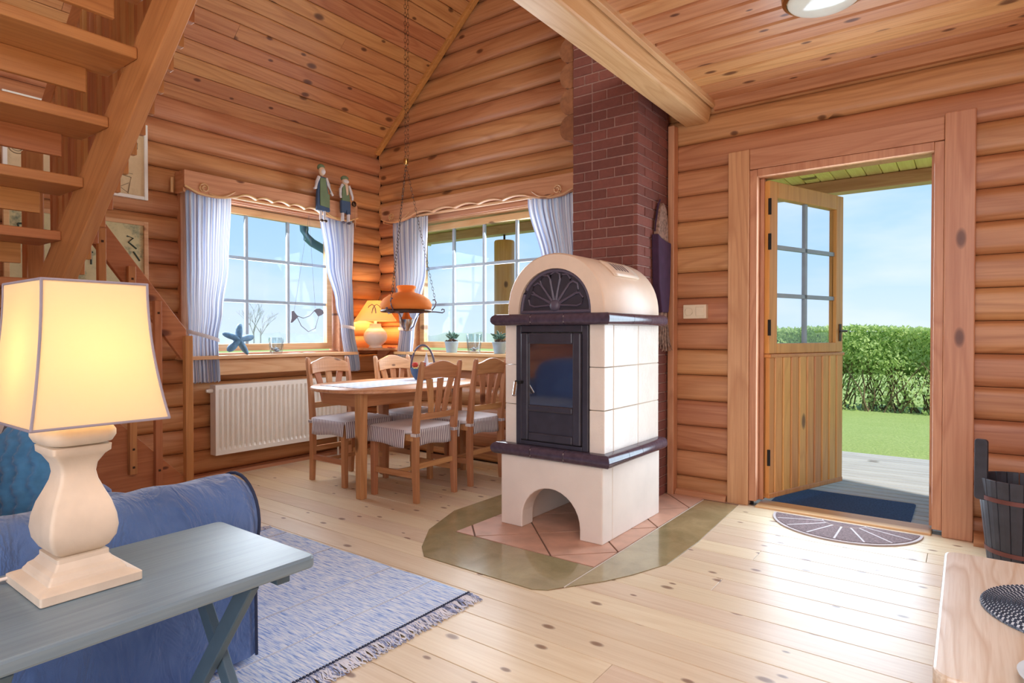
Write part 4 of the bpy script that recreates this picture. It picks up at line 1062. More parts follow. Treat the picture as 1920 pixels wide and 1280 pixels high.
def valance(axis, plane, a0, a1, ztop, label, ret0=True, dip=0.0):
    t = thing('valance', label, 'valance', ((a0+a1)/2, plane, ztop - 0.15) if axis == 'x' else (plane, (a0+a1)/2, ztop - 0.15), 'scroll cut pine valances')
    N = 120; L_ = a1 - a0
    def zb(s):
        m = min(s, 1 - s) * L_            # distance from the nearer end
        if m < 0.09: return ztop - 0.155 + 0.02*math.cos(m/0.09*PI*0.5)*0 + (0.035*(1 - m/0.09) if ret0 else 0)
        if m < 0.40: f = (m - 0.09)/0.31; return ztop - 0.155 - 0.012*math.sin(f*PI) + 0.028*f**2
        f = (m - 0.40)/(L_/2 - 0.40); ph = f*2.5
        fr = ph - math.floor(ph)
        return ztop - 0.127 + 0.022*math.sin(fr*PI)**0.8 + 0.006*f
    low = [(a0 + L_*i/N, zb(i/N)) for i in range(N+1)]
    mb = MB(); rings = []
    for c, z in low:
        q = [(c, plane, z), (c, plane, ztop), (c, plane + 0.02, ztop), (c, plane + 0.02, z)] if axis == 'x' else [(plane, c, z), (plane, c, ztop), (plane - 0.02, c, ztop), (plane - 0.02, c, z)]
        rings.append(q)
    mb.loft(rings); obj('front_board', mb, M['pine_' + axis], t)
    def P(c, z, o=0.004): return (c, plane - o, z) if axis == 'x' else (plane + o, c, z)
    obj('carved_edge', MB().tube([P(c, z + 0.007) for c, z in low], 0.007, 6), M['pale_' + axis], t, smooth=True)
    for sgn, c0_ in ((1, a0 + 0.30), (-1, a1 - 0.30)):
        sp = []
        for i in range(40):
            th = i/39*PI*3.1; r = 0.010 + 0.026*i/39
            sp.append(P(c0_ - sgn*0.16 + sgn*r*math.cos(th + PI*0.2), ztop - 0.105 + r*math.sin(th + PI*0.2), 0.003))
        obj('carved_scroll', MB().tube(sp, [0.006]*40, 6), M['pale_' + axis], t, smooth=True)
        sw = [P(c0_ - sgn*0.13 + sgn*0.20*f, ztop - 0.135 + 0.045*f*f - 0.02*math.sin(f*PI), 0.003) for f in [i/12 for i in range(13)]]
        obj('carved_scroll', MB().tube(sw, [0.004 + 0.005*math.sin(PI*i/12) for i in range(13)], 6), M['pale_' + axis], t, smooth=True)
    # top board and end returns to the wall
    if axis == 'x':
        obj('top_board', MB().box(a0, a1, plane + 0.02, YB - 0.02, ztop - 0.018, ztop), M['pine_x'], t)
        obj('end_board', MB().box(a0, a0 + 0.018, plane + 0.02, YB - 0.02, ztop - 0.15, ztop - 0.018), M['pine_y'], t); obj('end_board', MB().box(a1 - 0.018, a1, plane + 0.02, YB - 0.02, ztop - 0.15, ztop - 0.018), M['pine_y'], t)
        rod = MB().tube([(a0 + 0.02, 3.905, ztop - 0.115), (a1 - 0.02, 3.905, ztop - 0.115)], 0.014, 10)
    else:
        obj('top_board', MB().box(XL + 0.02, plane - 0.02, a0, a1, ztop - 0.018, ztop), M['pine_y'], t)
        obj('end_board', MB().box(XL + 0.02, plane - 0.02, a0, a0 + 0.018, ztop - 0.15, ztop - 0.018), M['pine_x'], t); obj('end_board', MB().box(XL + 0.02, plane - 0.02, a1 - 0.018, a1, ztop - 0.15, ztop - 0.018), M['pine_x'], t)
        rod = MB().tube([(-4.485, a0 + 0.02, ztop - 0.115), (-4.485, a1 - 0.02, ztop - 0.115)], 0.014, 10)
    obj('curtain_rod', rod, M['pale_' + axis], t, smooth=True)
valance('y', -4.42, 2.08, 3.60, 2.236, 'carved pine valance with the two dolls, above the side window')
valance('x', 3.85, -4.385, -2.31, 2.258, 'carved pine valance above the back window beside the chimney')

# ================================================================== CORNER SHELF, SMALL LAMP, SILL THINGS
cshelf = MB(); pts = [(XL + 0.02, YB - 0.02), (XL + 0.02, YB - 0.35)] + [(XL + 0.02 + 0.33*math.sin(t), YB - 0.02 - 0.33*math.cos(t)) for t in [PI/2*i/10 for i in range(1, 10)]] + [(XL + 0.35, YB - 0.02)]
sh = thing('corner_shelf', 'rounded pine corner shelf carrying the small lamp', 'shelf', (XL + 0.15, YB - 0.15, 0.93))
obj('shelf_board', MB().prism(pts, 'z', 0.930, 0.952), M['pine_x'], sh, bevel=0.004)
obj('bracket', MB().prism([(XL + 0.03, 0.78), (XL + 0.03, 0.929), (XL + 0.20, 0.929)], 'y', YB - 0.06, YB - 0.04), M['pine_x'], sh)
lx, ly, lz = -4.398, 3.785, 0.953
sl = thing('corner_lamp', 'lit small lamp with round white base and cream shade in the corner', 'lamp', (lx, ly, lz))
prof = [(0.0, 0.0), (0.062, 0.0), (0.062, 0.012), (0.055, 0.016)] + [(0.108*math.sin(t), 0.105 - 0.095*math.cos(t)) for t in [0.55 + i*0.2 for i in range(0, 11)]] + [(0.052, 0.205), (0.052, 0.222), (0.0, 0.222)]
obj('lamp_base', MB().lathe([(r, lz + z) for r, z in prof], (lx, ly), 28), M['ceramic'], sl, smooth=True)
obj('lamp_neck', MB().lathe([(0.0, lz + 0.22), (0.014, lz + 0.22), (0.014, lz + 0.30), (0.0, lz + 0.30)], (lx, ly), 12), M['white'], sl, smooth=True)
shd = obj('lamp_shade', MB().lathe([(0.190, lz + 0.245), (0.188, lz + 0.255), (0.072, lz + 0.432), (0.070, lz + 0.434)], (lx, ly), 40, caps=False), M['shade2'], sl, smooth=True, solid=0.002)
# printed bow on the shade, on the side towards the room
bdir = Vector((0.70, -0.72, 0)).normalized(); bt_ = Vector((bdir.y, -bdir.x, 0)) * -1
def onshade(a, zf):
    r = 0.188 + (0.072 - 0.188)*zf + 0.004; c = math.atan2(bdir.y, bdir.x) + a/r
    return (lx + r*math.cos(c), ly + r*math.sin(c), lz + 0.255 + 0.177*zf)
bow = MB()
for s in (-1, 1):
    bow.tube([onshade(0.0, 0.72), onshade(s*0.02, 0.80), onshade(s*0.05, 0.70), onshade(s*0.055, 0.62)], 0.0035, 6)
    bow.tube([onshade(0.0, 0.72), onshade(s*0.012, 0.55), onshade(s*0.018, 0.34)], [0.003, 0.005, 0.004], 6)
obj('shade_bow', bow, M['ironlt'], shd, smooth=True)
def bulb(name, loc, e, r, col):
    d = bpy.data.lights.new(name, 'POINT'); d.energy = e; d.shadow_soft_size = r; d.color = col
    o = bpy.data.objects.new(name, d); COL.objects.link(o); o.location = loc; return o
bulb('corner_lamp_bulb', (lx, ly, lz + 0.33), 9, 0.03, (1.0, 0.66, 0.30))
tag(piece('coaster_card', MB().box(lx + 0.075, lx + 0.135, ly + 0.075, ly + 0.13, lz, lz + 0.006), M['red'], None), 'small red card lying beside the corner lamp', 'card')
# hanging lamp
px, py = -3.372, 3.20
pd = thing('hanging_lamp', 'amber glass oil style lamp hanging on chains over the table', 'lamp', (px, py, 1.12))
amb = [(0.062, 1.44), (0.070, 1.436), (0.070, 1.425), (0.060, 1.415), (0.060, 1.395), (0.066, 1.388), (0.12, 1.372), (0.17, 1.338), (0.190, 1.300), (0.182, 1.262)]
pa = obj('amber_shade', MB().lathe(amb, (px, py), 40, caps=False), M['amber'], pd, smooth=True, solid=0.004)
obj('shade_ring', MB().tube([(px + 0.182*math.cos(2*PI*i/32), py + 0.182*math.sin(2*PI*i/32), 1.252) for i in range(32)], 0.010, 8, closed=True), M['bronze'], pd, smooth=True)
obj('font', MB().lathe([(0.0, 1.10), (0.02, 1.105), (0.028, 1.13), (0.045, 1.16), (0.05, 1.19), (0.03, 1.21), (0.02, 1.24), (0.0, 1.24)], (px, py), 20), M['steel'], pd, smooth=True)
for k in range(3):
    a = math.radians(36.7 + 10 + 120*k); ca, sa = math.cos(a), math.sin(a)
    def Q(r, z): return (px + r*ca, py + r*sa, z)
    obj('scroll_arm', MB().tube([Q(0.03, 1.115), Q(0.055, 1.14), Q(0.07, 1.19), Q(0.10, 1.235), Q(0.15, 1.248), Q(0.22, 1.246), Q(0.27, 1.240), Q(0.285, 1.250), Q(0.282, 1.265), Q(0.268, 1.268), Q(0.262, 1.258)], 0.005, 6), M['ironlt'], pd, smooth=True)
    obj('chain_hook', MB().tube([Q(0.185, 1.25), Q(0.215, 1.29), Q(0.222, 1.32), Q(0.210, 1.34), Q(0.196, 1.335)], 0.005, 6), M['ironlt'], pd, smooth=True)
def chain(a, b, name, link=0.032, r=0.0016, w=0.007):
    a, b = Vector(a), Vector(b); n = max(2, int((b-a).length/(link*0.78))); mb = MB(); d = (b-a).normalized()
    u = d.orthogonal().normalized(); v = d.cross(u)
    for i in range(n):
        c = a.lerp(b, (i+0.5)/n); s = u if i % 2 else v
        mb.tube([c + d*(link/2*math.sin(t)) + s*(w*math.cos(t)) for t in [2*PI*k/8 for k in range(8)]], r, 4, closed=True)
    return obj(name, mb, M['bronze'], pd, smooth=True)
for k in range(3):
    a = math.radians(36.7 + 10 + 120*k)
    chain((px + 0.215*math.cos(a), py + 0.215*math.sin(a), 1.335), (px, py, 2.345), 'side_chain')
chain((px - 0.006, py, 2.345), (px - 0.006, py, zslope(px) - 0.005), 'main_chain', link=0.04, r=0.0017, w=0.008)
chain((px + 0.022, py, 2.375), (px + 0.022, py, zslope(px + 0.022) - 0.005), 'main_chain', link=0.04, r=0.0017, w=0.008)
obj('chain_pulley', MB().lathe([(0.0, 2.34), (0.018, 2.34), (0.022, 2.36), (0.018, 2.385), (0.0, 2.385)], (px, py), 14), M['brass'], pd, smooth=True)
# starfish on the sill
sy_, sz_, sx_ = 2.525, 0.921, -4.515
stf = MB(); vs = []; n = 60; cx_, cz_ = sy_, sz_ + 0.115
rim_ = []
for i in range(n):
    t = 2*PI*i/n + 0.35; k = (0.5 + 0.5*math.cos(5*(t - PI/2 + 0.15)))**1.25
    r = 0.040 + 0.092*k; tw = 0.22*k*math.sin(3*t)
    rim_.append((r*math.cos(t + tw*0.4), r*math.sin(t + tw*0.4)))
rings = []
for f, d in ((1.0, 0.0), (0.96, 0.012), (0.72, 0.022), (0.35, 0.030), (0.05, 0.034)):
    rings.append([(sx_ + d + (0.03 if False else 0) - 0.20*(p[1]*f), cx_ + p[0]*f, cz_ + p[1]*f) for p in rim_])
back = [(sx_ - 0.012 - 0.20*p[1], cx_ + p[0]*0.96, cz_ + p[1]*0.96) for p in rim_]
stf.loft([back] + rings)
tag(obj('starfish', stf, M['star'], smooth=True, at=(sx_, sy_, sz_)), 'blue starfish ornament leaning on the side window sill', 'starfish')
def jar(name, x, y, z, label, r=0.062, h=0.13):
    t = thing(name, label, 'jar', (x, y, z))
    obj('glass_wall', MB().lathe([(0.0, z), (r*0.74, z), (r*0.80, z + 0.01), (r*0.9, z + h*0.5), (r, z + h), (r - 0.003, z + h), (r*0.88, z + h*0.5), (r*0.75, z + 0.012), (0.0, z + 0.010)], (x, y), 28), M['jar'], t, smooth=True)
    q = random.Random(int(x*100)); 
    for i in range(9):
        a = q.uniform(0, 6.28); rr_ = q.uniform(0, r*0.5); s = q.uniform(0.011, 0.017); c = (x + rr_*math.cos(a), y + rr_*math.sin(a), z + 0.018 + q.uniform(0, 0.028))
        obj('shell', MB().lathe([(0.001, c[2] - s*0.6), (s, c[2] - s*0.2), (s*0.9, c[2] + s*0.2), (0.001, c[2] + s*0.6)], (c[0], c[1]), 7), M['shell'], t, smooth=True)
jar('glass_jar', -4.53, 2.855, 0.921, 'clear glass jar with shells on the side window sill')
jar('glass_jar', -3.34, 3.945, 0.921, 'clear glass jar with grey shells between the two potted succulents', 0.068, 0.16)
for i, dd in enumerate((0.0, 0.11)):
    tag(piece('leaflet', MB().box(-4.56, -4.50, 2.98 + dd*1.3, 3.07 + dd*1.3, 0.921, 0.924 + 0.001*i), M['offwhite'], None), ('flat pale leaflet on the side window sill next to the jar', 'flat pale leaflet on the sill nearest the right curtain')[i], 'leaflet')
def potplant(x, y, z, label, seed):
    t = thing('potted_succulent', label, 'potted plant', (x, y, z), 'succulents in zinc pots'); q = random.Random(seed)
    obj('pot', MB().lathe([(0.0, z), (0.045, z), (0.060, z + 0.085), (0.064, z + 0.088), (0.064, z + 0.095), (0.056, z + 0.095), (0.054, z + 0.08), (0.0, z + 0.08)], (x, y), 24), M['pot'], t, smooth=True)
    so_2 = MB()
    for i in range(26):
        a = q.uniform(0, 6.28); r = q.uniform(0, 0.052); s = q.uniform(0.008, 0.016); c = (x + r*math.cos(a), y + r*math.sin(a), z + 0.092 + (0.055 - r)*0.35)
        so_2.lathe([(0.001, c[2] - s), (s, c[2]), (0.001, c[2] + s)], (c[0], c[1]), 6)
    obj('moss', so_2, M['soil'], t)
    for i in range(26):
        a = q.uniform(0, 6.28); e = q.uniform(0.3, 1.3); l = q.uniform(0.03, 0.055); r0 = q.uniform(0, 0.03)
        b = Vector((x + r0*math.cos(a), y + r0*math.sin(a), z + 0.112 + q.uniform(0, 0.035))); d = Vector((math.cos(a)*math.cos(e), math.sin(a)*math.cos(e), math.sin(e)))
        obj('leaf', MB().tube([b, b + d*l*0.5, b + d*l], [0.004, 0.010, 0.003], 6), M['succ'], t, smooth=True)
potplant(-3.585, 3.935, 0.921, 'potted succulent in zinc pot left of the glass jar', 1)
potplant(-3.06, 3.935, 0.921, 'potted succulent in zinc pot next to the stove', 2)
# wire fish hanging in the side window
fs = thing('wire_fish', 'wire fish ornament with grey head and tail hanging in the side window', 'ornament', (-4.56, 3.12, 1.2))
FX = -4.545
def F(y, z): return (FX, y, z)
hdp = [(3.225, 1.285), (3.25, 1.300), (3.285, 1.302), (3.318, 1.285), (3.325, 1.262), (3.30, 1.245), (3.27, 1.235), (3.25, 1.262)]
obj('fish_head', MB().prism(hdp, 'x', FX - 0.005, FX + 0.005), M['ironlt'], fs)
obj('fish_tail', MB().prism([(3.005, 1.27), (3.025, 1.275), (3.05, 1.245), (3.07, 1.228), (3.045, 1.205), (3.01, 1.175), (2.995, 1.175), (3.005, 1.215)], 'x', FX - 0.005, FX + 0.005), M['ironlt'], fs)
obj('wire_outline', MB().tube([F(3.065, 1.232), F(3.12, 1.215), F(3.18, 1.235), F(3.235, 1.285)], 0.003, 6).tube([F(3.06, 1.222), F(3.10, 1.15), F(3.17, 1.10), F(3.24, 1.13), F(3.275, 1.24)], 0.0025, 6), M['ironlt'], fs, smooth=True)
obj('hanging_thread', MB().tube([F(3.24, 1.30), F(3.18, 2.10)], 0.001, 4).tube([F(3.03, 1.26), F(3.18, 2.10)], 0.001, 4), M['ironlt'], fs)
# ---- two painted dolls on the valance
def ell(mb, c, r, n=14):
    rings = [[(c[0] + r[0]*math.sin(ph)*math.cos(2*PI*i/n), c[1] + r[1]*math.sin(ph)*math.sin(2*PI*i/n), c[2] - r[2]*math.cos(ph)) for i in range(n)] for ph in [0.08 + (PI - 0.16)*k/8 for k in range(9)]]
    mb.loft(rings); return mb
DXF = -4.384
d1 = thing('wooden_doll', 'tall doll in green apron and white cap on the valance', 'doll', (DXF, 3.20, 2.02), 'pair of country dolls on the valance')
dy = 3.195
def slabp(name, poly, mat, par, d0=-0.014, d1=0.014, **k): return obj(name, MB().prism([(y, z) for y, z in poly], 'x', DXF + d0, DXF + d1), mat, par, bevel=0.005, **k)
obj('head', ell(MB(), (DXF, dy, 2.452), (0.026, 0.030, 0.042)), M['skin'], d1, smooth=True)
obj('hair', ell(MB(), (DXF - 0.012, dy, 2.487), (0.028, 0.034, 0.030)), M['green'], d1, smooth=True)
obj('cap', ell(MB(), (DXF + 0.01, dy + 0.002, 2.448), (0.022, 0.024, 0.026)), M['offwhite'], d1, smooth=True)
slabp('dress', [(dy - 0.052, 2.26), (dy - 0.035, 2.405), (dy + 0.035, 2.405), (dy + 0.058, 2.26), (dy + 0.075, 2.12), (dy - 0.055, 2.12)], M['denim'], d1)
slabp('apron', [(dy - 0.030, 2.395), (dy + 0.024, 2.395), (dy + 0.045, 2.27), (dy + 0.066, 2.265), (dy + 0.066, 2.15), (dy - 0.030, 2.16), (dy - 0.032, 2.27)], M['green'], d1, 0.014, 0.022)
for s, pth in ((-1, [(dy - 0.035, 2.40), (dy - 0.058, 2.35), (dy - 0.066, 2.30), (dy - 0.085, 2.295)]), (1, [(dy + 0.035, 2.40), (dy + 0.062, 2.35), (dy + 0.085, 2.29), (dy + 0.105, 2.265)])):
    obj('arm', MB().tube([(DXF + 0.008, y, z) for y, z in pth], [0.015, 0.014, 0.012, 0.010], 8), M['offwhite'], d1, smooth=True)
for o_ in (-0.012, 0.026):
    obj('leg', MB().tube([(DXF, dy + o_, 2.125), (DXF, dy + o_, 2.045)], 0.011, 8), M['offwhite'], d1, smooth=True)
    obj('shoe', ell(MB(), (DXF + 0.012, dy + o_, 2.036), (0.022, 0.013, 0.012)), M['bronze'], d1, smooth=True)
d2 = thing('wooden_doll', 'shorter doll in blue trousers with satchel on the valance', 'doll', (DXF, 3.44, 2.03), 'pair of country dolls on the valance')
dy = 3.435
obj('head', ell(MB(), (DXF, dy, 2.415), (0.026, 0.030, 0.036)), M['skin'], d2, smooth=True)
obj('hat', ell(MB(), (DXF - 0.006, dy, 2.440), (0.030, 0.036, 0.026)), M['green'], d2, smooth=True)
obj('beard', ell(MB(), (DXF + 0.016, dy, 2.412), (0.014, 0.030, 0.016)), M['offwhite'], d2, smooth=True)
slabp('vest', [(dy - 0.042, 2.24), (dy - 0.030, 2.385), (dy + 0.030, 2.385), (dy + 0.048, 2.24)], M['green'], d2)
slabp('scarf', [(dy - 0.012, 2.385), (dy + 0.022, 2.385), (dy + 0.022, 2.30), (dy + 0.004, 2.29)], M['skin'], d2, 0.014, 0.02)
slabp('trousers', [(dy - 0.048, 2.245), (dy + 0.05, 2.245), (dy + 0.052, 2.13), (dy + 0.016, 2.13), (dy + 0.008, 2.165), (dy - 0.004, 2.135), (dy - 0.045, 2.135)], M['denim'], d2)
for pth in ([(dy - 0.032, 2.38), (dy - 0.058, 2.34), (dy - 0.058, 2.29), (dy - 0.050, 2.262)], [(dy + 0.032, 2.38), (dy + 0.058, 2.335), (dy + 0.075, 2.285), (dy + 0.072, 2.26)]):
    obj('arm', MB().tube([(DXF + 0.008, y, z) for y, z in pth], [0.014, 0.013, 0.011, 0.010], 8), M['offwhite'], d2, smooth=True)
for o_ in (-0.028, 0.034):
    obj('leg', MB().tube([(DXF, dy + o_, 2.14), (DXF, dy + o_, 2.062)], 0.014, 8), M['offwhite'], d2, smooth=True)
    obj('shoe', ell(MB(), (DXF + 0.012, dy + o_, 2.052), (0.022, 0.014, 0.012)), M['ironlt'], d2, smooth=True)
obj('satchel', ell(MB(), (DXF + 0.006, dy + 0.092, 2.232), (0.016, 0.024, 0.026)), M['bronze'], d2, smooth=True)
obj('stick', MB().tube([(DXF, dy + 0.108, 2.25), (DXF, dy + 0.112, 2.03)], 0.004, 6), M['pine_z'], d2, smooth=True)
tag(piece('curtain_peg', MB().tube([(-4.53, 2.045, 2.085), (-4.53, 2.045, 2.19)], 0.010, 8), M['pale_z'], None, smooth=True), 'small pale wooden peg on the logs left of the valance', 'peg')

# ---- pictures on the left wall
def picture(z0, z1, frame_mat, art, label, fw):
    y0, y1 = 1.10, 1.892; xp = XL + 0.018
    t = thing('framed_picture', label, 'picture', (xp, (y0+y1)/2, z0))
    for q in ((y0, y0 + fw, z0, z1), (y1 - fw, y1, z0, z1), (y0 + fw, y1 - fw, z1 - fw, z1), (y0 + fw, y1 - fw, z0, z0 + fw)):
        obj('frame_rail', MB().box(xp, xp + 0.024, q[0], q[1], q[2], q[3]), frame_mat, t, bevel=0.002)
    obj('print', MB().box(xp + 0.004, xp + 0.012, y0 + fw, y1 - fw, z0 + fw, z1 - fw), art, t)
    return t, xp + 0.0125
t, xa = picture(2.0, 2.515, M['white'], M['art1'], 'white framed furniture print high on the log wall behind the stair', 0.022)
def inkline(pts, t, m=M['ink'], r=0.0018): obj('print_line', MB().tube([(xa, y, z) for y, z in pts], r, 4), m, t)
inkline([(1.66, 2.03), (1.665, 2.10), (1.655, 2.135), (1.72, 2.15), (1.79, 2.14), (1.78, 2.09), (1.77, 2.03)], t, r=0.003); inkline([(1.665, 2.10), (1.775, 2.03)], t); inkline([(1.775, 2.10), (1.665, 2.03)], t)
inkline([(1.67, 2.165), (1.80, 2.165)], t); inkline([(1.74, 2.18), (1.74, 2.46), (1.66, 2.46)], t); inkline([(1.76, 2.18), (1.76, 2.46)], t)
inkline([(1.79, 2.34), (1.83, 2.34), (1.83, 2.38), (1.79, 2.38), (1.79, 2.34)], t, r=0.003)
inkline([(1.17 + 0.04*math.cos(a), 2.19 + 0.035*math.sin(a)) for a in [2*PI*i/16 for i in range(17)]], t, r=0.003); inkline([(1.17 + 0.025*math.cos(a), 2.19 + 0.02*math.sin(a)) for a in [2*PI*i/16 for i in range(17)]], t)
t, xa = picture(1.36, 1.85, M['pale_y'], M['art2'], 'pale wood framed garden print lower on the wall behind the stair', 0.028)
for q in ([(1.17, 1.74), (1.27, 1.75), (1.26, 1.70), (1.18, 1.69), (1.17, 1.74)], [(1.19, 1.69), (1.18, 1.62)], [(1.25, 1.70), (1.25, 1.64)], [(1.44, 1.60), (1.56, 1.61)], [(1.45, 1.60), (1.45, 1.52)], [(1.55, 1.61), (1.55, 1.53)], [(1.76, 1.74), (1.80, 1.73), (1.77, 1.70), (1.82, 1.66)], [(1.80, 1.64), (1.84, 1.58)]):
    inkline(q, t, M['inkgreen'], 0.006)

# ================================================================== STAIRCASE
sg = thing('staircase', 'open pine staircase with balusters rising over the sofa to the loft', 'staircase', (-3.9, 1.2, 0))
Y0, YN = 1.0, 0.18                      # far and near stringer planes of the upper flight
run, rise = 0.2655, 0.1995
def tpos(i): return (-3.008 + run*i, 1.742 + rise*i)    # top back edge of tread i
sl_ = rise/run; un = Vector((1, 0, sl_)).normalized()
def stringer(y, name):
    # bottom edge through (-3.247,1.335)-(-2.157,2.213)
    def zb(x): return 1.335 + (x + 3.247)*0.806
    xa_, xb_ = -3.80, -1.535
    t_ = 0.245*math.sqrt(1 + 0.806**2)
    al = math.atan(0.806); ca, sa = math.cos(al), math.sin(al); mx0, mz0 = (xa_ + xb_)/2, (zb(xa_) + zb(xb_) + t_)/2
    pts = [((x - mx0)*ca + (z - mz0)*sa, -(x - mx0)*sa + (z - mz0)*ca) for x, z in ((xa_, zb(xa_)), (xb_, zb(xb_)), (xb_, min(zb(xb_) + t_, 2.9)), (xa_, zb(xa_) + t_))]
    o = obj(name, MB().prism(pts, 'y', 0, 0.055), M['stair_x'], sg, bevel=0.004, at=(0, 0, 0))
    o.location = Vector((mx0, y, mz0)) - wloc(sg); o.rotation_euler = (0, -al, 0); return o
stringer(Y0, 'stringer'); stringer(YN - 0.055, 'stringer')
for i in range(-2, 6):
    x, z = tpos(i)
    if z > 2.75: break
    tr_ = obj('tread', MB().box(x - 0.275, x, YN, Y0, z - 0.042, z), M['stair_y'], sg, bevel=0.005)
    obj('riser_lip', MB().box(x - 0.262, x - 0.24, YN + 0.02, Y0 - 0.085, z - 0.135, z - 0.042), M['stair_y'], tr_, bevel=0.003)
# balusters and handrail on the outer side of the far stringer
for i in range(30):
    x = -3.60 + 0.080*i
    zb = 1.335 + (x + 3.247)*0.806
    if x > -1.55: break
    obj('baluster', MB().box(x - 0.015, x + 0.015, Y0 + 0.058, Y0 + 0.088, zb + 0.045, zb + 1.20), M['stair_z'], sg, bevel=0.003)
def rail(z_off, w, name, x0_=-3.72, x1_=-1.55):
    a = Vector((x0_, Y0 + 0.075, 1.335 + (x0_ + 3.247)*0.806 + z_off)); b = Vector((x1_, Y0 + 0.075, 1.335 + (x1_ + 3.247)*0.806 + z_off))
    obj(name, MB().bar(a, b, 0.04, w, side=(0, 1, 0)), M['stair_x'], sg, bevel=0.005)
rail(1.22, 0.11, 'handrail')
# turn post
obj('newel_post', MB().box(-3.83, -3.755, Y0 + 0.0, Y0 + 0.075, 0.0, 2.0), M['stair_z'], sg, bevel=0.006)
# lower flight along the left wall
LX = -3.74
sl2 = 1.02
obj('lower_stringer', MB().prism([(1.80, 0.0), (1.845, 0.13), (1.08, 0.93), (1.02, 0.93), (1.02, 0.60), (1.50, 0.0)], 'x', LX - 0.05, LX), M['stair_y'], sg, bevel=0.004)
obj('lower_stringer', MB().prism([(1.80, 0.0), (1.845, 0.13), (1.08, 0.93), (1.02, 0.93), (1.02, 0.60), (1.50, 0.0)], 'x', XL + 0.03, XL + 0.08), M['stair_y'], sg, bevel=0.004)
for i in range(4):
    yy = 1.76 - 0.21*i; zz = 0.195*(i + 1)
    tr_ = obj('tread', MB().box(XL + 0.08, LX - 0.05, yy - 0.25, yy, zz - 0.042, zz), M['stair_x'], sg, bevel=0.005)
obj('landing', MB().box(XL + 0.03, LX - 0.05, YN, Y0 + 0.05, 0.90, 0.975), M['stair_y'], sg, bevel=0.004)
obj('tread', MB().prism([(XL + 0.03, YN), (-3.79, YN), (-3.79, Y0), (-3.9, Y0)], 'z', 1.12, 1.165), M['stair_x'], sg, bevel=0.004)
obj('newel_post', MB().box(LX - 0.008, LX + 0.034, 1.745, 1.79, 0.0, 1.07), M['stair_z'], sg, bevel=0.005)
# lower handrail: wide sloping board
obj('lower_handrail', MB().prism([(1.772, 1.105), (1.772, 0.94), (1.745, 0.93), (1.20, 1.69), (1.20, 1.88)], 'x', LX - 0.045, LX - 0.01), M['stair_y'], sg, bevel=0.004)
for yy, z0, z1 in ((1.595, 0.16, 1.27), (1.46, 0.30, 1.455), (1.315, 0.46, 1.645)):
    bl_ = obj('baluster', MB().box(LX + 0.001, LX + 0.036, yy - 0.019, yy + 0.019, z0, z1), M['stair_z'], sg, bevel=0.003)
    for zz in (z0 + 0.04, z0 + 0.14, z1 - 0.07):
        obj('screw', MB().box(LX + 0.036, LX + 0.038, yy - 0.006, yy + 0.006, zz - 0.006, zz + 0.006), M['bronze'], bl_)

# ================================================================== SOFA
sf = thing('sofa', 'blue slipcovered sofa with rolled arm under the staircase', 'sofa', (-2.85, 0.65, 0))
def arm(xc, name):
    # rolled arm profile in X/Z, swept along Y with soft ends
    pr = []
    for i in range(0, 25):
        t = math.radians(-58 + 296*i/24); pr.append((xc + 0.142*math.cos(t), 0.468 + 0.142*math.sin(t)))
    pr += [(xc - 0.115, 0.30), (xc - 0.12, 0.03), (xc + 0.12, 0.03), (xc + 0.115, 0.30)]
    rings = []
    N = 34
    for j in range(N + 1):
        f = j/N; y = 0.02 + 1.085*f; e = min(f, 1-f)*1.085; s = 1.0 if e > 0.03 else 0.90 + 0.10*math.sqrt(max(0, 1 - (1 - e/0.03)**2))
        cx_, cz_ = xc, 0.40
        rings.append([(cx_ + (p[0]-cx_)*s + 0.004*math.sin(y*46 + k*0.8)*(1 if p[1] > 0.36 else 0.5), y, cz_ + (p[1]-cz_)*s + 0.003*math.sin(y*31 + k*0.55) if p[1] > 0.05 else p[1]) for k, p in enumerate(pr)])
    a_ = obj(name, MB().loft(rings), M['blue'], sf, smooth=True)
    yp = 1.098
    obj('arm_piping', MB().tube([(xc + (p[0]-xc)*1.0, yp, 0.40 + (p[1]-0.40)*1.0) for p in pr[:-4]] , 0.0055, 6), M['piping'], a_, smooth=True)
    obj('arm_piping', MB().tube([(xc + 0.118, yp, 0.33), (xc + 0.122, yp, 0.03)], 0.0055, 6), M['piping'], a_, smooth=True)
    return a_
arm(-1.985, 'rolled_arm'); arm(-3.75, 'rolled_arm')
def cushion(mb, x0, x1, y0, y1, z0, z1, n=3.2, p=4.0, NU=28, NV=14):
    cx_, cy_, cz_ = (x0+x1)/2, (y0+y1)/2, (z0+z1)/2; rings = []
    for j in range(1, NV):
        ph = -PI/2 + PI*j/NV; c = math.copysign(abs(math.cos(ph))**(2/n), math.cos(ph)); s = math.copysign(abs(math.sin(ph))**(2/n), math.sin(ph))
        rings.append([(cx_ + (x1-x0)/2*c*math.copysign(abs(math.cos(2*PI*i/NU))**(2/p), math.cos(2*PI*i/NU)), cy_ + (y1-y0)/2*c*math.copysign(abs(math.sin(2*PI*i/NU))**(2/p), math.sin(2*PI*i/NU)), cz_ + (z1-z0)/2*s) for i in range(NU)])
    mb.loft(rings); return mb
obj('base', MB().box(-3.64, -2.10, 0.12, 1.05, 0.03, 0.30), M['blue'], sf, bevel=0.02)
obj('seat_cushion', cushion(MB(), -2.86, -2.105, 0.28, 1.085, 0.29, 0.45, 5, 8), M['blue'], sf, smooth=True)
obj('seat_cushion', cushion(MB(), -3.63, -2.865, 0.28, 1.085, 0.29, 0.45, 5, 8), M['blue'], sf, smooth=True)
obj('backrest', cushion(MB(), -3.66, -2.08, 0.02, 0.30, 0.10, 0.84, 5, 6), M['blue'], sf, smooth=True)
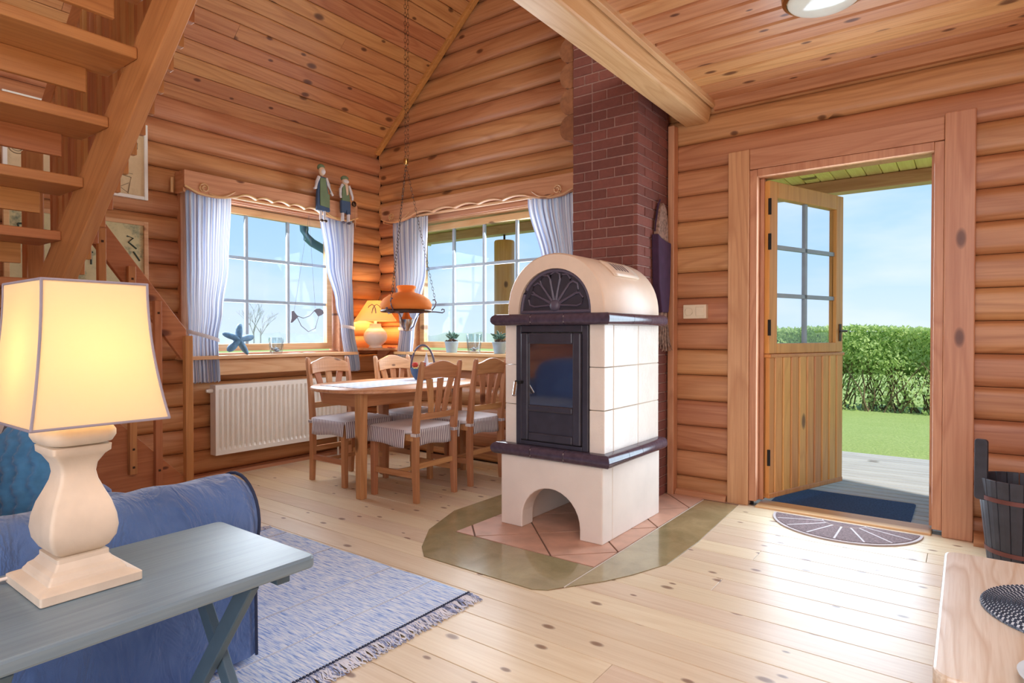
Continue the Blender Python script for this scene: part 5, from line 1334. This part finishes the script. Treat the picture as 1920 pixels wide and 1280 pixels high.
def pillow(name, loc, rot, w, h, d, mat, label, ribs=False):
    NU = 30
    def fn(u, v):
        a, b = -1 + 2*u, -1 + 2*v; k = (1 - abs(a)**2.6)**0.55 * (1 - abs(b)**2.6)**0.55
        pin = 1 - 0.05*(1 - abs(a*b))*(abs(a) + abs(b) > 1.2)
        return a, b, k, pin
    mb = MB(); M4 = Matrix.Translation(loc) @ Euler(rot).to_matrix().to_4x4()
    for s in (1, -1):
        def g(u, v):
            a, b, k, pin = fn(u, v); th = d/2*k*s
            if ribs and s > 0: th += 0.006*k*math.sin(a*26 + 1.2*math.sin(b*16)) + 0.003*k*math.sin(b*60)*math.sin(a*13)
            return tuple(M4 @ Vector((a*w/2*pin, th, b*h/2*pin)))
        mb.grid(g, NU*2 if ribs else NU, NU*2 if ribs else NU)
    o = obj(name, mb, mat, smooth=True, at=loc); return tag(o, label, 'pillow')
pillow('knit_pillow', (-2.375, 0.62, 0.60), (math.radians(14), math.radians(18), math.radians(200)), 0.46, 0.44, 0.17, M['knit'], 'teal blue cable knit pillow on the sofa behind the lamp', True)
pillow('plain_pillow', (-2.66, 0.50, 0.62), (math.radians(18), 0, math.radians(190)), 0.44, 0.42, 0.15, M['beige'], 'beige pillow tucked beside the blue knit pillow', False)

# ================================================================== CONSOLE TABLE AND BIG LAMP
ct = thing('console_table', 'grey blue painted folding side table beside the sofa arm', 'table', (-1.53, 0.5, 0))
obj('table_top', MB().prism(rect(-1.765, -1.298, 0.06, 0.928, 0.022), 'z', 0.500, 0.530), M['bluewood_y'], ct, bevel=0.006)
obj('top_batten', MB().box(-1.74, -1.325, 0.835, 0.87, 0.475, 0.4995), M['blueleg'], ct, bevel=0.003)
obj('top_batten', MB().box(-1.74, -1.325, 0.135, 0.17, 0.475, 0.4995), M['blueleg'], ct, bevel=0.003)
for yy in (0.80, 0.34):
    obj('leg', MB().bar((-1.345, yy - 0.02, 0.500), (-1.712, yy - 0.02, 0.022), 0.022, 0.045, side=(0, 1, 0)), M['blueleg'], ct, bevel=0.003)
    obj('leg', MB().bar((-1.715, yy + 0.006, 0.500), (-1.345, yy + 0.006, 0.0), 0.022, 0.045, side=(0, 1, 0)), M['blueleg'], ct, bevel=0.003)
obj('stretcher', MB().box(-1.375, -1.35, 0.34, 0.80, 0.035, 0.07), M['blueleg'], ct, bevel=0.003)
obj('stretcher', MB().box(-1.71, -1.685, 0.34, 0.80, 0.035, 0.07), M['blueleg'], ct, bevel=0.003)
Lx, Ly, Lz = -1.592, 0.505, 0.531
bl = thing('table_lamp', 'large lit lamp with cream square shade and white baluster base', 'lamp', (Lx, Ly, Lz))
def sqring(h, z, r=0.012, n=4, kx=0.98, ky=0.82): return [(Lx + p[0]*kx, Ly + p[1]*ky, z) for p in rect(-h, h, -h, h, min(r, h*0.9), n)]
fo_ = MB(); fo_.loft([sqring(h, Lz + z, 0.006) for h, z in ((0.114, 0.0), (0.116, 0.002), (0.116, 0.019), (0.110, 0.022), (0.090, 0.029), (0.088, 0.034), (0.084, 0.038), (0.080, 0.044), (0.070, 0.050), (0.060, 0.062), (0.060, 0.071), (0.04, 0.073))])
obj('lamp_foot', fo_, M['whitewash'], bl)
bd = [(0.046, 0.070), (0.062, 0.082), (0.074, 0.102), (0.078, 0.125), (0.075, 0.150), (0.066, 0.180), (0.054, 0.205), (0.044, 0.228), (0.040, 0.246), (0.043, 0.264), (0.056, 0.284), (0.066, 0.292), (0.067, 0.306), (0.062, 0.308)]
obj('lamp_body', MB().loft([sqring(h, Lz + z, 0.010, 4, 0.92, 0.84) for h, z in bd]), M['whitewash'], bl, smooth=True)
obj('lamp_cap', MB().loft([sqring(h, Lz + z, h*0.55, 6) for h, z in ((0.060, 0.309), (0.076, 0.313), (0.084, 0.326), (0.084, 0.336), (0.076, 0.348), (0.05, 0.352))]), M['whitewash'], bl, smooth=True)
obj('lamp_stem', MB().lathe([(0.0, Lz + 0.35), (0.012, Lz + 0.35), (0.012, Lz + 0.47), (0.0, Lz + 0.47)], (Lx, Ly), 10), M['brass'], bl, smooth=True)
SHX, SHY = -1.637, 0.526
SKX = 1.27       # the shade is a little deeper than wide
def shw(f): return 0.129 - 0.030*(1 - (1 - f)**1.9)      # half width from bottom (f=0) to top (f=1)
zs0, zs1 = 0.888, 1.193
corn = []
rings = []
for k in range(13):
    f = k/12; h = shw(f); z = zs0 + (zs1 - zs0)*f
    rings.append([(SHX + a*h*SKX, SHY + b*h, z) for a, b in ((-1,-1),(-0.5,-1),(0,-1),(0.5,-1),(1,-1),(1,-0.5),(1,0),(1,0.5),(1,1),(0.5,1),(0,1),(-0.5,1),(-1,1),(-1,0.5),(-1,0),(-1,-0.5))])
shd = obj('lamp_shade', MB().loft(rings, True, False), M['shade'], bl, solid=0.0015)
pm = plain('grey_shade_trim', (150, 142, 152), 0.8)
for a, b in ((1, 1), (1, -1), (-1, 1), (-1, -1)):
    obj('shade_trim', MB().tube([(SHX + a*(shw(k/12)*SKX + 0.001), SHY + b*(shw(k/12) + 0.001), zs0 + (zs1 - zs0)*k/12) for k in range(13)], 0.0028, 6), pm, shd, smooth=True)
for f, z in ((0, zs0), (1, zs1)):
    h = shw(f) + 0.001
    obj('shade_trim', MB().tube([(SHX + a*h*SKX, SHY + b*h, z) for a, b in ((-1,-1),(1,-1),(1,1),(-1,1))], 0.003, 6, closed=True), pm, shd)
bulb('table_lamp_bulb', (SHX, SHY, 1.03), 2.0, 0.06, (1.0, 0.76, 0.46))
tag(obj('lamp_cord', MB().tube([(Lx - 0.10, Ly - 0.092, Lz + 0.012), (Lx - 0.105, Ly - 0.125, Lz + 0.010), (Lx - 0.10, Ly - 0.20, Lz + 0.0045), (Lx - 0.07, Ly - 0.34, Lz + 0.0045), (Lx - 0.05, Ly - 0.43, Lz + 0.0045)], 0.0042, 8), M['ceramic'], smooth=True), 'white cord running from the large lamp over the table top', 'cord')

# ================================================================== RUG AND MATS
rg = thing('woven_rug', 'blue and white flat woven rug with knotted fringe', 'rug', (-2.35, 1.25, 0))
obj('rug_cloth', MB().grid(lambda u, v: (-3.08 + 1.435*u, 0.45 + 1.465*v, 0.007 + 0.0015*math.sin(u*21)*math.sin(v*17)), 40, 40), M['rug'], rg, smooth=True, solid=0.006)
for xs_ in (-1.86, -2.12, -2.55, -2.95):
    obj('woven_seam', MB().box(xs_, xs_ + 0.006, 0.45, 1.912, 0.009, 0.0118), M['rugseam'], rg)
rf = random.Random(9); fg = MB()
for side, x0_ in ((1, -1.647), (-1, -3.078)):
    for i in range(230):
        yy = 0.455 + 1.455*i/229
        for k in range(2):
            p = [(x0_, yy + rf.uniform(-.003, .003), 0.010), (x0_ + side*0.022, yy + rf.uniform(-.006, .006), 0.014), (x0_ + side*0.05, yy + rf.uniform(-.012, .012), 0.006), (x0_ + side*rf.uniform(0.062, 0.082), yy + rf.uniform(-.018, .018), 0.004)]
            fg.tube(p, [0.0035, 0.0028, 0.0022, 0.0015], 4, mi=1 if rf.random() < 0.55 else 0)
ff_ = obj('fringe', fg, [M['fringe'], plain('white_fringe', (232, 236, 244), 0.95)], rg); ff_['kind'] = 'stuff'
kn = MB()
for i in range(120):
    yy = 0.458 + 1.45*i/119; kn.box(-1.652, -1.640, yy - 0.0042, yy + 0.0042, 0.006, 0.0165)
kk = obj('fringe_knots', kn, M['piping'], rg, bevel=0.002); kk['kind'] = 'stuff'
# half round mat inside the door
hm = thing('half_round_mat', 'half round grey brown sunburst doormat inside the open door', 'mat', (-0.56, 3.9, 0))
mx_, my_, mr, mry = -0.555, 3.905, 0.375, 0.36
def half(r, ry): return [(mx_ + r*math.cos(t), my_ + ry*math.sin(t)) for t in [PI + PI*i/32 for i in range(33)]]
obj('mat_rim', MB().prism(half(mr, mry), 'z', 0.0005, 0.008), M['matrim'], hm, bevel=0.002)
obj('mat_pile', MB().prism([(p[0], min(p[1], my_ - 0.016)) for p in half(mr - 0.016, mry - 0.016)], 'z', 0.008, 0.0105), M['matgrey'], hm)
for k in range(1, 8):
    t = PI + PI*k/8; c, s = math.cos(t), math.sin(t)
    obj('sun_ray', MB().bar((mx_ + 0.11*c, my_ + 0.095*s, 0.0108), (mx_ + (mr - 0.02)*c, my_ + (mry - 0.02)*s, 0.0108), 0.010, 0.002, side=(-s, c, 0)), M['matrim'], hm)
obj('sun_arc', MB().tube([(mx_ + 0.11*math.cos(t), my_ - 0.012 + 0.085*math.sin(t), 0.0105) for t in [PI + PI*i/14 for i in range(15)]], 0.004, 5), M['matrim'], hm, smooth=True)

# ================================================================== DOOR WALL THINGS
sw = thing('light_switch', 'cream double light switch and socket left of the door', 'switch', (-1.435, YB - 0.02, 1.18))
sy = YB - 0.028
obj('switch_plate', MB().box(-1.527, -1.372, sy - 0.012, YB + 0.01, 1.182, 1.274), M['switch'], sw, bevel=0.004)
obj('rocker', MB().box(-1.440, -1.385, sy - 0.018, sy - 0.012, 1.198, 1.258), M['switch'], sw, bevel=0.003)
obj('socket_ring', MB().tube([(-1.488 + 0.026*math.cos(t), sy - 0.0125, 1.228 + 0.026*math.sin(t)) for t in [2*PI*i/24 for i in range(24)]], 0.003, 6, closed=True), M['switch'], sw, smooth=True)
# hanging plum cloth bundle with straw on the chimney side
hb = thing('hanging_besom', 'dark plum cloth wrapped besom hanging on the chimney side', 'broom', (-1.6, 3.8, 1.0))
hx = CX1 + 0.004
def FX_(pts, d0, d1, mat, name): return obj(name, MB().prism(pts, 'x', hx + d0, hx + d1), mat, hb, bevel=0.008)
FX_([(3.70, 1.70), (3.71, 1.80), (3.745, 1.90), (3.79, 1.935), (3.835, 1.90), (3.865, 1.80), (3.87, 1.68)], 0.0, 0.035, M['straw'], 'besom_top')
FX_([(3.675, 1.72), (3.72, 1.70), (3.80, 1.685), (3.885, 1.68), (3.87, 1.36), (3.845, 1.22), (3.74, 1.22), (3.69, 1.40)], -0.002, 0.048, M['purple'], 'cloth_wrap')
tw = MB(); r5 = random.Random(4)
for i in range(46):
    y0 = r5.uniform(3.755, 3.835); y1 = y0 + (y0 - 3.78)*0.9 + r5.uniform(-.01, .04)
    tw.tube([(hx + r5.uniform(0.008, 0.038), y0, 1.225), (hx + r5.uniform(0.008, 0.045), (y0+y1)/2, 1.10), (hx + r5.uniform(0.008, 0.045), y1, r5.uniform(0.965, 1.02))], 0.003, 4)
q = obj('straw_bristles', tw, M['straw'], hb); q['kind'] = 'stuff'
obj('hanging_loop', MB().tube([(hx + 0.01, 3.705, 1.74), (hx + 0.014, 3.715, 1.83), (hx + 0.012, 3.75, 1.92), (hx + 0.01, 3.785, 1.955)], 0.006, 6), M['purple'], hb, smooth=True)
# ceiling lamp
cl = thing('ceiling_lamp', 'round opal glass ceiling lamp with brass rim', 'lamp', (-0.515, 2.975, ZC))
clx, cly = -0.515, 2.975
obj('lamp_pan', MB().lathe([(0.0, ZC - 0.003), (0.165, ZC - 0.003), (0.172, ZC - 0.012), (0.168, ZC - 0.030), (0.152, ZC - 0.038), (0.150, ZC - 0.026), (0.0, ZC - 0.026)], (clx, cly), 48), M['brass'], cl, smooth=True)
obj('opal_dome', MB().lathe([(0.149, ZC - 0.030)] + [(0.149*math.cos(t), ZC - 0.032 - 0.042*math.sin(t)) for t in [PI/2*i/10 for i in range(10)]] + [(0.002, ZC - 0.074)], (clx, cly), 48), M['opal'], cl, smooth=True)
# wooden bucket
bu = thing('wooden_bucket', 'charcoal stave bucket with upright handle stave by the door', 'bucket', (0.20, 3.70, 0))
bxc, byc = 0.205, 3.70
NS = 20
for i in range(NS):
    a0, a1 = 2*PI*i/NS + 0.006, 2*PI*(i+1)/NS - 0.006
    tall = 0.405
    mb = MB(); rings = []
    def rad(z): return 0.125 + 0.042*z/0.405
    for z in ((0.004, 0.2, tall - 0.012, tall)):
        r_o = rad(min(z, 0.47)); r_i = r_o - 0.014
        rings.append([(bxc + r_*math.cos(t), byc + r_*math.sin(t), z) for r_, t in ((r_o, a0), (r_o, (a0+a1)/2), (r_o, a1), (r_i, a1), (r_i, (a0+a1)/2), (r_i, a0))])
    mb.loft(rings); obj('stave', mb, M['bucket'], bu, bevel=0.002, seg=1)
hs_ = MB().prism(rect(-0.027, 0.027, 0.30, 0.585, 0.014), 'y', -0.008, 0.008)
hs_.xf(Matrix.Translation((bxc - 0.150, byc - 0.066, 0)) @ Matrix.Rotation(math.radians(-28), 4, 'Z'))
obj('handle_stave', hs_, M['bucket'], bu, bevel=0.003)
obj('bucket_floor', MB().lathe([(0.0, 0.02), (0.118, 0.02), (0.118, 0.035), (0.0, 0.035)], (bxc, byc), 24), M['bucket'], bu)
for z in (0.315, 0.07): obj('hoop', MB().lathe([(rad(z) + 0.001, z - 0.010), (rad(z) + 0.004, z - 0.010), (rad(z) + 0.004, z + 0.010), (rad(z) + 0.001, z + 0.010)], (bxc, byc), 40, caps=False), M['copper'], bu, smooth=True)
# low wooden table with woven mat at the right edge
lt = thing('low_table', 'pale wooden low table at the right edge of the room', 'table', (0.4, 1.87, 0))
obj('table_top', MB().prism(rect(-0.052, 0.75, 1.435, 2.285, 0.035), 'z', 0.378, 0.42), M['bench_y'], lt, bevel=0.006)
for x, y in ((0.12, 1.53), (0.12, 2.19), (0.68, 1.53), (0.68, 2.19)): obj('leg', MB().box(x - 0.03, x + 0.03, y - 0.03, y + 0.03, 0.0, 0.377), M['bench_y'], lt, bevel=0.004)
obj('apron', MB().box(0.14, 0.66, 1.52, 1.54, 0.31, 0.377), M['bench_y'], lt); obj('apron', MB().box(0.14, 0.66, 2.18, 2.20, 0.31, 0.377), M['bench_y'], lt)
pm_ = thing('round_placemat', 'round dark blue and white woven mat on the low table', 'placemat', (0.215, 1.90, 0.421))
path = []; ln = 0.0; th = 3.0
while True:
    r = 0.0092*th/(2*PI)
    if r > 0.187: break
    path.append((0.215 + r*math.cos(th), 1.90 + r*math.sin(th), 0.4265 + (0.002 if len(path) % 2 else 0.0))); th += 0.0062/r
rm = MB(); n0 = len(rm.f); rm.tube(path, 0.0049, 5)
for i in range(len(rm.f)): rm.m[i] = 1 if (i//5) % 2 == 0 else 0
obj('woven_coil', rm, [plain('navy_straw', (48, 58, 78), 0.85, var=0.2, nscale=90), plain('white_straw', (206, 214, 222), 0.85)], pm_, smooth=True)
obj('mat_backing', MB().lathe([(0.0, 0.421), (0.187, 0.421), (0.187, 0.426), (0.0, 0.426)], (0.215, 1.90), 40), M['pmat'], pm_)
sc_ = thing('saucer', 'pale blue saucer at the front edge of the low table', 'saucer', (0.165, 1.505, 0.421))
obj('saucer_dish', MB().lathe([(0.0, 0.421), (0.045, 0.421), (0.048, 0.427), (0.085, 0.440), (0.086, 0.443), (0.080, 0.443), (0.045, 0.431), (0.0, 0.431)], (0.165, 1.505), 36), plain('pale_blue_glaze', (206, 224, 234), 0.2, var=0.03), sc_, smooth=True)
obj('saucer_well', MB().lathe([(0.034, 0.4305), (0.036, 0.4335), (0.038, 0.4305)], (0.165, 1.505), 28, caps=False), M['ceramic'], sc_, smooth=True)
